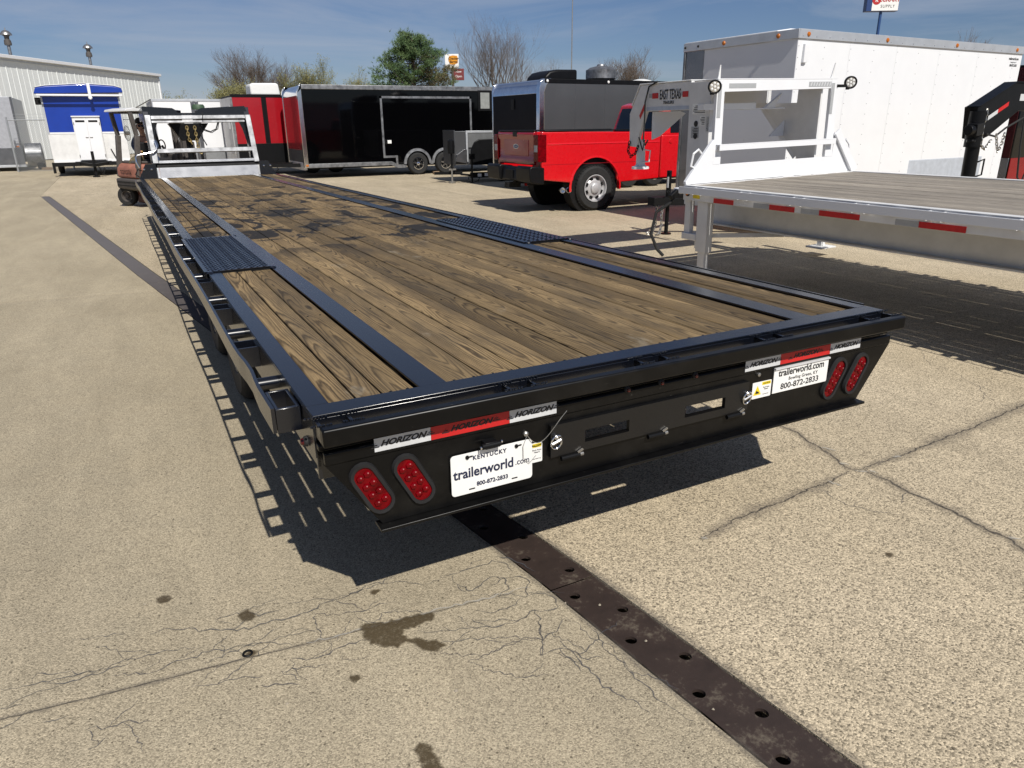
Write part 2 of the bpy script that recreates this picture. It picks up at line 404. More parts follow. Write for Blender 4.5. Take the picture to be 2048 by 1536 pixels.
def stadium(cx, cz, r, half, ang, n=8):
    """outline of an oblong lamp, long axis turned ang from vertical"""
    pts = []
    for k in range(n+1):
        a = PI*k/n; pts.append((r*math.cos(a), half + r*math.sin(a)))
    for k in range(n+1):
        a = PI + PI*k/n; pts.append((r*math.cos(a), -half + r*math.sin(a)))
    c, s_ = math.cos(ang), math.sin(ang)
    return [(cx + x*c + z*s_, cz - x*s_ + z*c) for x, z in pts]
def rrect(x0, x1, z0, z1, r, n=4):
    pts = []
    for cx, cz, a0 in ((x1-r, z1-r, 0), (x0+r, z1-r, PI/2), (x0+r, z0+r, PI), (x1-r, z0+r, 3*PI/2)):
        pts += [(cx+r*math.cos(a0+PI/2*k/n), cz+r*math.sin(a0+PI/2*k/n)) for k in range(n+1)]
    return pts
def wheel(parent, c, ax, r, wd, rim_r, tyre_mat=RUB, rim_mat=CHROME, style='spoke', n=36, treads=True):
    """a wheel whose outer face looks along ax; name wheel > rim, hub pieces"""
    c = Vector(c); ax = Vector(ax).normalized(); h = wd/2
    m = MB(); m.lathe([(rim_r*.97, -h*.8), (rim_r*1.04, -h), (r*.88, -h), (r*.97, -h*.75), (r, -h*.45), (r, h*.45), (r*.97, h*.75), (r*.88, h), (rim_r*1.06, h*.96), (rim_r*.97, h*.75)], c, ax, n, False)
    if treads:
        a = ax.orthogonal().normalized(); b = ax.cross(a); k = 40
        for i in range(k):
            t = 2*PI*i/k; d = a*math.cos(t)+b*math.sin(t); tt = -a*math.sin(t)+b*math.cos(t)
            for sgn in (-1, 1):
                p = c + d*r*.995 + ax*sgn*h*.42
                m.bar(p - ax*h*.3*sgn, p + ax*h*.38*sgn + tt*.012*sgn, r*.075, .012, d)
    wo = m.build('wheel', tyre_mat, parent)
    q = MB()
    if style == 'spoke':
        q.lathe([(rim_r*.99, h*.98), (rim_r*.9, h*1.0), (rim_r*.86, h*.3)], c, ax, n, False)
        a = ax.orthogonal().normalized(); b = ax.cross(a)
        for i in range(6):
            t = 2*PI*i/6; d = a*math.cos(t)+b*math.sin(t)
            q.bar(c+d*rim_r*.15+ax*h*.8, c+d*rim_r*.92+ax*h*.85, rim_r*.24, .02, ax)
        q.lathe([(rim_r*.26, h*.6), (rim_r*.26, h*.95), (rim_r*.12, h*1.05), (.001, h*1.05)], c, ax, 16)
        q.build('rim', rim_mat, wo)
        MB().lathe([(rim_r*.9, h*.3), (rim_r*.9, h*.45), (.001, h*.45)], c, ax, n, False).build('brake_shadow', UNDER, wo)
    elif style == 'steel':
        q.lathe([(rim_r*.99, h*.9), (rim_r*1.0, h*1.02), (rim_r*.93, h*1.02), (rim_r*.88, h*.6), (rim_r*.74, h*.5), (rim_r*.62, h*.72), (rim_r*.5, h*.76), (rim_r*.40, h*.78), (rim_r*.36, h*1.02), (rim_r*.30, h*1.1), (.001, h*1.12)], c, ax, n, False)
        q.build('rim', rim_mat, wo)
        a = ax.orthogonal().normalized(); b = ax.cross(a); e = MB()
        for i in range(8):
            t = 2*PI*(i+.5)/8; d = a*math.cos(t)+b*math.sin(t); tt = -a*math.sin(t)+b*math.cos(t)
            p = c+d*rim_r*.70+ax*h*.60
            e.bar(p-tt*rim_r*.12, p+tt*rim_r*.12, rim_r*.16, .04, ax)
        e.build('rim_opening', UNDER, wo)
    else:
        q.lathe([(rim_r*.99, h*.9), (rim_r*.9, h*.9), (rim_r*.8, h*.3), (rim_r*.4, h*.3), (rim_r*.35, h*.7), (.001, h*.7)], c, ax, n, False)
        q.build('rim', rim_mat, wo)
    return wo
def chain(m, pts, link=.06, r=.008):
    """chain links along a polyline"""
    P = [Vector(p) for p in pts]; L = [0]
    for a, b in zip(P, P[1:]): L.append(L[-1]+(b-a).length)
    n = int(L[-1]/(link*.72)); k = 0
    for i in range(n):
        t = (i+.5)/n*L[-1]
        while k < len(L)-2 and L[k+1] < t: k += 1
        d = (P[k+1]-P[k]).normalized(); c = P[k]+d*(t-L[k]); s_ = d.cross(Vector((0, 1, .1))).normalized()
        if i % 2: s_ = d.cross(s_).normalized()
        m.tube([c+d*math.cos(a)*link*.5+s_*math.sin(a)*link*.3 for a in [2*PI*j/8 for j in range(8)]], r, 4, closed=True)

# ================================================================== GROUND
DC = [(-3, 1.855), (0, 1.495), (1, 1.372), (2, 1.252), (9.5, .13), (21.6, -1.55), (23.0, -1.75)]
def dcx(y):
    for (a, xa), (b, xb) in zip(DC, DC[1:]):
        if y <= b: return xa+(xb-xa)*(y-a)/(b-a)
    return DC[-1][1]
DH = .098                                                   # half width of the drain slot
ground = MB().box(-400, 400, -60, 1500, -.5, -.12).build('ground', SOIL, kind='structure', smooth=0)
# the concrete yard: one sheet well out of the way, slabs close by
def yard_sheet(name, polys, mat):
    m = MB()
    for p in polys: m.prism(p, 'z', -.11, -.004)
    return m.build(name, mat, ground, smooth=0)
YEND = 23.0
yard_sheet('yard', [[(-400, -60), (-18, -60), (-18, 47), (-400, 47)], [(24, -60), (400, -60), (400, 47), (24, 47)],
    [(-400, 47.0), (400, 47.0), (400, 1500), (-400, 1500)], [(-18, -60), (24, -60), (24, -6), (-18, -6)]], CONL)
def yl(x, k): return [2.10-.115*x, 8.6-.115*x, 15.4-.06*x, 22.98-.02*x, 30, 38, 47][k]
def yr(x, k): return [7.4, 14.2, 22.98, 30, 38, 47][k]
xl = [None, -4.3, -8.8, -13.4, -18]; g = .004
def slab(poly, mat):
    cx = sum(p[0] for p in poly)/len(poly); cy = sum(p[1] for p in poly)/len(poly)
    poly = [(x-math.copysign(g, x-cx), y-math.copysign(g, y-cy)) for x, y in poly]
    dz = rnd.uniform(-.002, .0)
    m = MB().prism(poly, 'z', -.11, dz)
    return m.build('slab', mat, ground, smooth=0)
for c in range(4):
    for k in range(7):
        def edge(x, kk): return -6. if kk < 0 else yl(x, kk)
        if c == 0:
            x1 = lambda y: (dcx(y)-DH if y < YEND else dcx(YEND)-DH)
            y0 = [edge(-4.3, k-1), edge(1, k-1)]; y1 = [edge(-4.3, k), edge(.5, k)]
            ys = [y0[1]] + [b for b, _ in DC if y0[1] < b < y1[1] and b < YEND] + [y1[1]]
            poly = [(-4.3, y0[0])] + [(x1(y), y) for y in ys] + [(-4.3, y1[0])]
            if k == 0: poly = [(-4.3, -6), (dcx(-3)-DH, -6)] + [(x1(y), y) for y in ys[1:]] + [(-4.3, y1[0])]
        else:
            a, b = xl[c+1], xl[c]
            poly = [(a, edge(a, k-1)), (b, edge(b, k-1)), (b, edge(b, k)), (a, edge(a, k))]
        slab(poly, CONL)
xr = [None, 7.6, 12.5, 18, 24]
for c in range(4):
    for k in range(6):
        y0 = -6. if k == 0 else yr(0, k-1); y1 = yr(0, k)
        if c == 0:
            x1 = lambda y: (dcx(max(y, -3))+DH if y < YEND else dcx(YEND)-DH)
            ys = [y0] + [b for b, _ in DC if y0 < b < y1] + [y1]
            if k == 3: ys = [y0+.02, y1]
            poly = [(x1(y), y) for y in ys] + [(7.6, y1), (7.6, y0)]
        else: poly = [(xr[c], y0), (xr[c+1], y0), (xr[c+1], y1), (xr[c], y1)]
        slab(poly, CONR)
# drain: steel channel cover plates with two staggered rows of holes
def drain_plate(y0, y1, holes):
    m = MB(); W2 = DH-.004; zt, zb = -.003, -.014
    xc = lambda y: dcx(y)
    if holes:
        n = max(1, round((y1-y0)/.2935)); st = (y1-y0)/n
        for i in range(n):
            for side in (-1, 1):
                a, b = y0+i*st, y0+(i+1)*st
                hy = a + (st*.27 if side > 0 else st*.77); hx = side*.045; r = .0195
                u0, u1 = (0, W2) if side > 0 else (-W2, 0)
                K = 16; ring = [(hx+r*math.cos(2*PI*j/K), hy+r*math.sin(2*PI*j/K)) for j in range(K)]
                def outer(t):
                    dx, dy = math.cos(t), math.sin(t); s1 = ((u1-hx)/dx if dx > 1e-9 else (u0-hx)/dx if dx < -1e-9 else 1e9); s2 = ((b-hy)/dy if dy > 1e-9 else (a-hy)/dy if dy < -1e-9 else 1e9)
                    s_ = min(s1, s2); return (hx+dx*s_, hy+dy*s_)
                ang = sorted([2*PI*j/K for j in range(K)] + [math.atan2(y-hy, x-hx) % (2*PI) for x in (u0, u1) for y in (a, b)])
                inn = [(hx+r*math.cos(t), hy+r*math.sin(t)) for t in ang]; ou = [outer(t) for t in ang]; L = len(ang)
                vs = [(xc(y)+x, y, zt) for x, y in inn] + [(xc(y)+x, y, zt) for x, y in ou] + [(xc(y)+x, y, zb) for x, y in inn]
                m.add(vs, [(j, (j+1) % L, L+(j+1) % L, L+j) for j in range(L)] + [(j, 2*L+j, 2*L+(j+1) % L, (j+1) % L) for j in range(L)])
    else:
        K = 6
        for i in range(K):
            a = y0+(y1-y0)*i/K; b = y0+(y1-y0)*(i+1)/K
            m.add([(xc(a)-W2, a, zt), (xc(a)+W2, a, zt), (xc(b)+W2, b, zt), (xc(b)-W2, b, zt)], [(0, 1, 2, 3)])
    o = m.build('drain_cover', DRAIN, ground, smooth=0, recalc=False)
yy = -1.62
sp = [(-2.77, -.42), (-.415, 1.925), (1.930, 4.275), (4.28, 6.62), (6.625, 8.97), (8.975, 11.32)]
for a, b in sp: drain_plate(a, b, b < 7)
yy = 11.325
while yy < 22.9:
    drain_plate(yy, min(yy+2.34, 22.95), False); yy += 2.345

HAIR_M = HAIR
HAIR = [[(-0.582,2.312),(-0.505,2.286),(-0.417,2.275),(-0.325,2.258),(-0.257,2.266),(-0.154,2.257),(-0.114,2.259),(-0.03,2.227)],[(-0.494,2.291),(-0.486,2.338),(-0.406,2.3),(-0.331,2.256),(-0.294,2.253)],[(-0.464,2.274),(-0.386,2.247),(-0.3,2.239),(-0.219,2.251)],[(-0.162,2.372),(-0.1,2.371),(-0.04,2.341),(0.005,2.3),(0.093,2.264),(0.14,2.235),(0.199,2.24),(0.287,2.232),(0.357,2.235),(0.41,2.256),(0.473,2.251),(0.543,2.265),(0.613,2.273),(0.68,2.292)],[(-0.276,2.215),(-0.196,2.176),(-0.133,2.17),(-0.093,2.188),(-0.047,2.18),(0.006,2.181),(0.072,2.163),(0.126,2.151),(0.214,2.122)],[(-0.018,2.136),(0.041,2.132),(0.105,2.151),(0.167,2.141),(0.245,2.136),(0.285,2.153),(0.316,2.155)],[(0.247,2.338),(0.341,2.301),(0.422,2.272),(0.491,2.256),(0.599,2.281),(0.676,2.254),(0.756,2.186),(0.855,2.188)],[(0.336,2.212),(0.361,2.219),(0.398,2.178),(0.478,2.155),(0.538,2.143),(0.583,2.154),(0.636,2.139)],[(0.235,2.015),(0.298,1.985),(0.354,1.979),(0.388,1.996),(0.426,2.0),(0.502,1.977)],[(0.392,1.958),(0.386,1.937),(0.408,1.914),(0.483,1.896)],[(0.198,1.972),(0.264,1.958),(0.335,1.931)],[(-0.06,2.038),(0.013,2.013),(0.052,2.014),(0.146,1.979)],[(0.49,2.141),(0.505,2.085),(0.524,2.048),(0.574,2.102),(0.623,2.103)],[(-0.393,2.467),(-0.321,2.447),(-0.242,2.416)],[(0.046,2.344),(0.12,2.351),(0.186,2.294),(0.254,2.292)],[(-0.321,2.396),(-0.256,2.324),(-0.244,2.282)],[(-0.572,2.216),(-0.516,2.205)],[(-0.562,2.121),(-0.531,2.132),(-0.507,2.161)],[(-0.458,2.096),(-0.419,2.084),(-0.391,2.088)],[(-0.339,2.004),(-0.283,1.982),(-0.249,1.982),(-0.175,1.947)],[(-0.337,1.919),(-0.315,1.92),(-0.294,1.943)],[(0.132,1.938),(0.187,1.913),(0.238,1.887)],[(0.838,2.207),(0.887,2.196),(0.942,2.198),(1.013,2.192),(1.056,2.202),(1.094,2.165),(1.096,2.097)],[(0.881,2.183),(0.874,2.125),(0.906,2.062),(0.964,2.091),(1.026,2.104),(1.048,2.076),(1.031,2.008),(0.985,1.989),(0.895,2.038)],[(1.077,2.225),(1.13,2.179),(1.154,2.098),(1.169,2.057)],[(0.973,1.981),(1.026,1.981),(1.062,1.932),(1.123,1.928),(1.151,1.869),(1.136,1.828),(1.093,1.831),(1.053,1.853),(0.99,1.833),(0.946,1.831),(0.878,1.843),(0.819,1.875),(0.761,1.888),(0.722,1.928)],[(0.691,1.852),(0.76,1.833),(0.828,1.808),(0.913,1.767),(0.967,1.731),(1.0,1.701),(1.06,1.718),(1.096,1.749),(1.14,1.764)],[(1.0,1.701),(0.957,1.642),(0.998,1.643),(1.028,1.638),(1.066,1.594),(1.08,1.552),(1.128,1.537)],[(0.673,1.809),(0.749,1.756),(0.787,1.724),(0.807,1.701)],[(1.18,1.703),(1.175,1.63),(1.151,1.57),(1.165,1.506),(1.166,1.45),(1.167,1.396),(1.174,1.342),(1.174,1.292),(1.186,1.248),(1.205,1.196)],[(1.05,1.674),(1.055,1.577),(1.054,1.5),(1.053,1.428),(1.083,1.371),(1.107,1.329),(1.115,1.282)],[(0.736,1.729),(0.787,1.646),(0.855,1.587),(0.931,1.557)],[(1.128,1.758),(1.148,1.721),(1.144,1.635),(1.182,1.577),(1.177,1.499),(1.172,1.436)],[(0.872,1.952),(0.927,1.908),(0.99,1.915),(1.062,1.932)],[(1.048,2.076),(1.105,2.06),(1.12,2.005),(1.062,1.932)],[(1.053,1.853),(1.049,1.801),(1.014,1.755),(1.0,1.701)],[(2.656,1.998),(2.656,1.928),(2.651,1.864),(2.657,1.812),(2.687,1.763),(2.723,1.712),(2.782,1.656)],[(2.857,1.709),(2.935,1.756),(3.001,1.77)],[(5.145,3.216),(5.094,3.106),(4.928,2.983),(4.841,2.867),(4.869,2.772),(4.805,2.655),(4.715,2.526),(4.707,2.461),(4.59,2.362),(4.53,2.27),(4.489,2.173),(4.48,2.106),(4.454,2.05),(4.355,1.945)]]
THICK = [[(3.084,2.649),(3.096,2.553),(3.089,2.482),(3.05,2.384),(3.035,2.29),(3.006,2.188),(2.973,2.124),(2.969,2.066),(2.98,2.03)],[(3.021,2.017),(3.008,1.947),(3.023,1.883),(3.002,1.787),(3.003,1.718),(3.004,1.659),(3.004,1.587),(2.998,1.513),(2.986,1.445),(2.98,1.377),(2.987,1.319),(2.957,1.243),(2.923,1.15)],[(1.882,1.93),(2.152,1.975),(2.348,1.983),(2.574,2.008),(2.752,2.016),(2.94,2.043)],[(2.994,2.032),(3.114,2.034),(3.281,2.033),(3.489,2.047),(3.709,2.061),(3.957,2.067),(4.189,2.091),(4.375,2.109),(4.485,2.117),(4.61,2.134),(4.957,2.153)]]
STAIN = [[(0.489,2.06),(0.526,2.053),(0.599,2.033),(0.67,2.028),(0.722,2.014),(0.718,1.982),(0.66,1.98),(0.605,1.984),(0.59,1.953),(0.599,1.923),(0.649,1.89),(0.69,1.855),(0.702,1.836),(0.669,1.824),(0.646,1.843),(0.624,1.885),(0.597,1.918),(0.56,1.901),(0.519,1.936),(0.49,1.964),(0.484,2.018)],[(0.124,2.328),(0.133,2.337),(0.153,2.344),(0.167,2.318),(0.168,2.297),(0.155,2.288),(0.134,2.295),(0.126,2.313)],[(-0.126,2.57),(-0.113,2.58),(-0.091,2.573),(-0.085,2.55),(-0.1,2.541),(-0.118,2.546)],[(0.463,1.48),(0.48,1.492),(0.495,1.479),(0.497,1.453),(0.505,1.424),(0.504,1.392),(0.501,1.339),(0.476,1.353),(0.463,1.414),(0.468,1.452)],[(0.385,1.843),(0.404,1.838),(0.406,1.82),(0.388,1.819)]]
WASHER = [(0.118,2.108)]

CRKJ = decal('joint_fill', (.09, .078, .062), .9, .9)
def jag(pts, amp, step):
    o = []
    for (ax, ay), (bx, by) in zip(pts, pts[1:]):
        L = math.hypot(bx-ax, by-ay); n = max(1, int(L/step)); nx, ny = -(by-ay)/(L+1e-9), (bx-ax)/(L+1e-9)
        for i in range(n):
            t = i/n; j = rnd.uniform(-amp, amp)*(1 if i else .3); o.append((ax+(bx-ax)*t+nx*j, ay+(by-ay)*t+ny*j))
    o.append(pts[-1]); return o
def crack(pts, wd, mat, dz, amp=.006, step=.025, name='crack'):
    p = jag(pts, amp, step); n = len(p)
    ws = [wd*rnd.uniform(.45, 1.5)*min(1, .35+3*min(i, n-1-i)/n) for i in range(n)]
    return MB().strip(p, ws, dz).build(name, mat, ground, smooth=0, recalc=False)
for p in HAIR:
    crack(p, rnd.uniform(.0020, .0042), HAIR_M, .0011, .009, .016)
    for q, nx_ in zip(p[:-1], p[1:]):
        if rnd.random() < .3:
            a = math.atan2(nx_[1]-q[1], nx_[0]-q[0]) + rnd.choice((-1, 1))*rnd.uniform(.35, 1.1); L = rnd.uniform(.04, .13); b = a+rnd.uniform(-.5, .5)
            m_ = (q[0]+L*math.cos(a), q[1]+L*math.sin(a)); crack([q, m_, (m_[0]+L*.7*math.cos(b), m_[1]+L*.7*math.sin(b))], rnd.uniform(.0016, .003), HAIR_M, .0011, .008, .014)
for i, p in enumerate(THICK):
    crack(p, .055, CRKD, .0008, .012, .08, 'crack_edge')
    crack(p, .005 if i != 1 else .008, CRK, .0016, .009, .018)
    for q in p[::2]:
        if rnd.random() < .5:
            crack([(q[0]+rnd.uniform(-.02, .02), q[1]+rnd.uniform(-.02, .02)), (q[0]+rnd.uniform(.02, .06), q[1]-rnd.uniform(0, .06))], .012, SPALL, .0019, .004, .01, 'crumble')
# dirt packed in the transverse joint of the left slabs
jp = [(x*.25-4.2, yl(x*.25-4.2, 0)) for x in range(22)]
crack(jp, .014, CRKD, .0008, .006, .05, 'crack_edge'); crack(jp, .0035, CRKJ, .0014, .003, .03, 'joint_dirt')
crack([(x*.1+.3, yl(x*.1+.3, 0)+.004) for x in range(9)], .006, SPALL, .0017, .010, .02, 'crumble')
crack([(dcx(y)-DH-.012, y) for y in [k*.1 for k in range(3, 40)]], .016, CRKD, .0009, .006, .04, 'crack_edge')
crack([(dcx(y)+DH+.012, y) for y in [k*.1 for k in range(3, 40)]], .02, CRKD, .0009, .006, .04, 'crack_edge')
def stain(poly):
    cx = sum(p[0] for p in poly)/len(poly); cy = sum(p[1] for p in poly)/len(poly)
    p = jag(poly+[poly[0]], .008, .012)[:-1]; n = len(p)
    ar = sum(p[i][0]*p[(i+1) % n][1]-p[(i+1) % n][0]*p[i][1] for i in range(n)); sg_ = 1 if ar > 0 else -1
    def outw(i, k):
        (ax, ay), (bx, by) = p[i-2], p[(i+2) % n]; L = math.hypot(bx-ax, by-ay)+1e-9
        return (p[i][0]+sg_*(by-ay)/L*k, p[i][1]-sg_*(bx-ax)/L*k)
    bm = bmesh.new(); vi = [bm.verts.new((x, y, .0022)) for x, y in p]; vo = [bm.verts.new((*outw(i, .011), .0022)) for i in range(n)]; f = bm.faces.new(vi)
    for i in range(n): bm.faces.new((vi[i], vi[(i+1) % n], vo[(i+1) % n], vo[i]))
    bmesh.ops.triangulate(bm, faces=[f]); me = bpy.data.meshes.new('oil_stain'); bm.to_mesh(me); bm.free()
    a = me.attributes.new('fade', 'FLOAT', 'POINT'); a.data.foreach_set('value', [1.]*n + [0.]*n)
    me.materials.append(WET); o = bpy.data.objects.new('oil_stain', me); COL.objects.link(o); o.parent = ground
for p in STAIN: stain(p)
rb = random.Random(3)
for k in range(6):
    x, y = rb.choice([(rb.uniform(-1.5, .9), rb.uniform(.8, 4.5)), (rb.uniform(1.7, 4.5), rb.uniform(1, 1.8))]); s_ = rb.uniform(.006, .016)
    stain([(x+s_*rb.uniform(.6, 1.3)*math.cos(t), y+s_*rb.uniform(.5, 1)*math.sin(t)) for t in [2*PI*i/9 for i in range(9)]])
ws = MB().tube([(WASHER[0][0]+.014*math.cos(t), WASHER[0][1]+.014*math.sin(t), .003) for t in [2*PI*i/14 for i in range(14)]], .004, 5, closed=True).build('metal_washer', UNDER)
ws['label'] = 'small dark metal ring lying on the concrete joint left of the wet stain'; ws['category'] = 'washer'
for k in range(120):                                            # grit lying about
    x, y = rb.uniform(-1.6, 4.4), rb.uniform(.75, 4.5)
    if k == 0: gm = MB()
    s_ = rb.uniform(.003, .008)
    gm.add([(x+s_*rb.uniform(.5, 1.2)*math.cos(t), y+s_*rb.uniform(.5, 1.2)*math.sin(t), 0) for t in (0, 1.3, 2.5, 3.6, 5.1)] + [(x, y, s_*.9)], [(i, (i+1) % 5, 5) for i in range(5)])
gm.build('grit', plain('grit', (.30, .26, .20), .9), ground, kind='stuff', smooth=0)

# ================================================================== BLACK FLATBED TRAILER
T = thing('flatbed_trailer', 'long black flatbed trailer with brown plank deck and four oval red tail lamps', 'trailer', (1.608, 1.93, 0), (-.0063, 0, 0))
D, LEN, HW = .85, 13.5, 1.231
for s in (-1, 1):
    m = MB(); m.box(s*HW if s < 0 else HW-.068, -HW+.068 if s < 0 else HW, .086, LEN, D-.010, D); m.box(*sorted((s*(HW-.0005), s*(HW-.012))), .0, LEN, D-.16, D-.0105)
    m.box(*sorted((s*(HW-.013), s*(HW-.06))), .0, LEN, D-.16, D-.15)
    m.build('side_rail', BLK, T, .002)
m = MB(); m.box(-HW, HW, 0, .0855, D-.010, D+.0005); m.box(-HW, HW, .0, .012, D-.2, D-.0105); m.build('rear_rail', BLK, T, .002)
for x0, x1 in ((-.876, -.783), (.777, .887)):
    m = MB(); m.box(x0, x1, .086, LEN, D-.008, D-.0005); m.box(x0+.01, x1-.01, .086, LEN, D-.1, D-.0085); m.build('steel_strip', BLK, T, .0015)
# deck planks, each its own board
def plank(x0, x1, y0, y1, zt=None):
    zt = D-.010+rnd.uniform(-.0025, .0025) if zt is None else zt
    m = MB(); hx, hy = (x1-x0)/2, (y1-y0)/2; n = max(2, int((y1-y0)/.8)); rows = [-hy + 2*hy*i/n for i in range(n+1)]
    vs = []; bow = rnd.uniform(-.0015, .0015); tw = rnd.uniform(-.002, .002)
    for i, y in enumerate(rows):
        t = i/n; c = bow*math.sin(PI*t); zz = tw*(t-.5)
        vs += [(-hx+c, y, -.038), (hx+c, y, -.038), (hx+c, y, -zz-.004), (hx-.004+c, y, -zz), (-hx+.004+c, y, zz), (-hx+c, y, zz-.004)]
    fs = [(0, 1, 2, 3, 4, 5), tuple(range(6*n+5, 6*n-1, -1))]
    for i in range(n):
        fs += [(i*6+j, i*6+(j+1) % 6, i*6+6+(j+1) % 6, i*6+6+j) for j in range(6)]
    m.add(vs, fs); o = m.build('plank', WOOD, T, smooth=0); o.location = ((x0+x1)/2, (y0+y1)/2, zt)
    return o
wl = [-1.160, -1.074, -.989, -.878]; wr = [.890, .982, 1.066, 1.160]
for e in (wl, wr):
    for i in range(3):
        for a, b in ((.089, 2.545), (4.16, 8.1+.1*i), (8.105+.1*i, LEN-.03)):
            plank(e[i]+.0035, e[i+1]-.0035, a, b)
xs = [-.780+1.554*i/11 for i in range(12)]
for i in range(11):
    cuts = [.089] + [[5.3], [8.2], [4.4, 9.6], [6.5, 10.4], [7.1], [5.9, 9.1], [8.8], [6.1], [4.9, 9.9], [7.6], [5.6, 10.2]][i] + [LEN-.03]
    for a, b in zip(cuts, cuts[1:]): plank(xs[i]+.003, xs[i+1]-.003, a+.003, b-.003)
mm = MB()
for e in (xs, wl, wr):                                        # deck screws near the rear edge and at crossmembers
    for i in range(len(e)-1):
        for y in [.115, 1.24, 2.46]:
            for q in (.25, .75):
                x = e[i]+(e[i+1]-e[i])*q; mm.cyl((x, y, D-.012), (x, y, D-.0092), .0045, n=8)
mm.build('deck_screws', UNDER, T, kind='stuff', smooth=0)
# tread plates over the wheels
for s in (-1, 1):
    x0, x1 = (-1.252, -.868) if s < 0 else (.862, 1.236)
    y0, y1 = (2.55, 4.14) if s < 0 else (2.56, 4.20)
    m = MB(); m.box(x0, x1, y0, y1, D+.002, D+.008)
    k = 0; y = y0+.02
    while y < y1-.02:
        x = x0+.03 + (.0 if k % 2 else .018)
        j = 0
        while x < x1-.02:
            a = PI/4 if (k+j) % 2 else -PI/4; dx, dy = math.cos(a)*.017, math.sin(a)*.017; nx, ny = -dy*.4, dx*.4
            m.add([(x-dx, y-dy, D+.008), (x+nx, y+ny, D+.0082), (x+dx, y+dy, D+.008), (x-nx, y-ny, D+.0082), (x, y, D+.0125)], [(0, 1, 4), (1, 2, 4), (2, 3, 4), (3, 0, 4)]); x += .036; j += 1
        y += .03; k += 1
    m.build('tread_plate', BLK, T, smooth=0, recalc=False)
    MB().box(x0+.005, x1-.005, y0+.005, y1-.005, D-.06, D+.0018).build('tread_plate_support', UNDER, T)
    m = MB()
    for yq in (y0-.012, y1+.01):
        for xq in (x0+.03, x1+.0): m.lathe([(.02, 0), (.014, .008), (.002, .010)], (xq, yq, D), (0, 0, 1), 8)
    m.build('weld_bead', BLK, T)
# rub rails with stake pockets and pipe spools
for s in (-1, 1):
    m = MB(); n = 60; xo = 1.318
    def off(y): return -.012*max(0, 1-abs(y-.62)/.22)+.004*math.sin(y*2.1) if s < 0 else .003*math.sin(y*1.7)
    for i in range(n):
        a = .16+(LEN-.3)*(i/n)**1.5; b = .16+(LEN-.3)*((i+1)/n)**1.5
        xa, xb = s*(xo+off(a)), s*(xo+off(b)); ti = -s*.011
        m.add([(xa, a, D-.095), (xa+ti, a, D-.095), (xa+ti, a, D-.015), (xa, a, D-.015), (xb, b, D-.095), (xb+ti, b, D-.095), (xb+ti, b, D-.015), (xb, b, D-.015)],
              [(0, 1, 5, 4), (1, 2, 6, 5), (2, 3, 7, 6), (3, 0, 4, 7)] + ([(0, 3, 2, 1)] if i == 0 else []) + ([(4, 5, 6, 7)] if i == n-1 else []))
    m.build('rub_rail', BLK, T, smooth=30)
    m = MB(); m.box(*sorted((s*1.233, s*1.306)), .16, .172, D-.098, D-.02); m.box(*sorted((s*1.295, s*1.306)), .172, .33, D-.098, D-.02); m.box(*sorted((s*1.233, s*1.244)), .172, .33, D-.098, D-.02); m.box(*sorted((s*1.233, s*1.306)), .33, .338, D-.098, D-.02)
    m.build('stake_pocket', BLK, T, .002)
    for k in range(18):
        y = .53+.74*k
        if y > LEN-.2: break
        MB().cyl((s*1.231, y, D-.055), (s*1.308, y, D-.055), .0225, n=20).build('pipe_spool', BLK, T)
        y = .95+.74*k
        if y > LEN-.3: break
        m = MB()
        for yq in (-.055, .055): m.box(*sorted((s*1.2315, s*1.306)), y+yq-.004, y+yq+.004, D-.1, D-.02)
        m.box(*sorted((s*1.2315, s*1.236)), y-.05, y+.05, D-.1, D-.02)
        m.build('stake_pocket', BLK, T)
# rear slotted bumper bar
m = MB(); m.box(-HW, HW, -.108, -.070, D-.060, D-.006); m.build('bumper_bar', BPAN, T, .006)
for x in (-1.224, -1.133, -.624, -.531, -.1, .009, .475, .575, 1.08, 1.224):
    wb = MB().box(x-.005, x+.005, -.0695, -.0005, D-.058, D-.012).build('bumper_web', BLK, T)
    for y_ in (-.070, -.001):
        m = MB()
        for k in range(7):
            xx = x-.028+.0093*k+rnd.uniform(-.002, .002); m.lathe([(.0045, -.002), (.004, .002), (.0015, .0036)], (xx, y_+rnd.uniform(-.002, .002), D-.0055), (0, 0, 1), 6)
        m.build('weld_bead', BLK, wb)
MB().box(-HW, HW, -.034, -.0005, D-.098, D-.079).build('bumper_ledge', BPAN, T, .003)
# tail panel: upper band, lower trapezoid with the ramp opening left free
YP = -.055
zz = lambda z: z
m = MB(); m.box(-1.222, 1.222, YP-.003, YP+.02, .715, D-.0985); m.build('upper_tail_band', BPAN, T, .003)
def pan(poly): return MB().prism(poly, 'y', YP, YP+.008)
# split round the two slots in the ramp zone
P = MB()
def qd(p): P.prism(p, 'y', YP, YP+.008)
XL, XR = lambda z: -1.222+(.714-z)/.226*.152, lambda z: 1.222-(.714-z)/.226*.166
qd([(XL(.714), .714), (-.505, .714), (-.505, .488), (XL(.488), .488)])
qd([(.42, .714), (XR(.714), .714), (XR(.488), .488), (.42, .488)])
qd([(-.5049, .714), (.4199, .714), (.4199, .648), (-.5049, .648)])
qd([(-.5049, .604), (.4199, .604), (.4199, .488), (-.5049, .488)])
qd([(-.5049, .6479), (-.36, .6479), (-.36, .6041), (-.5049, .6041)]); qd([(-.16, .6479), (.075, .6479), (.075, .6041), (-.16, .6041)]); qd([(.285, .6479), (.4199, .6479), (.4199, .6041), (.285, .6041)])
P.build('tail_panel', BPAN, T, 0, smooth=0)
m = MB(); m.box(-1.085, 1.072, YP-.035, YP+.03, .476, .486); m.build('bottom_lip', BPAN, T, .002)
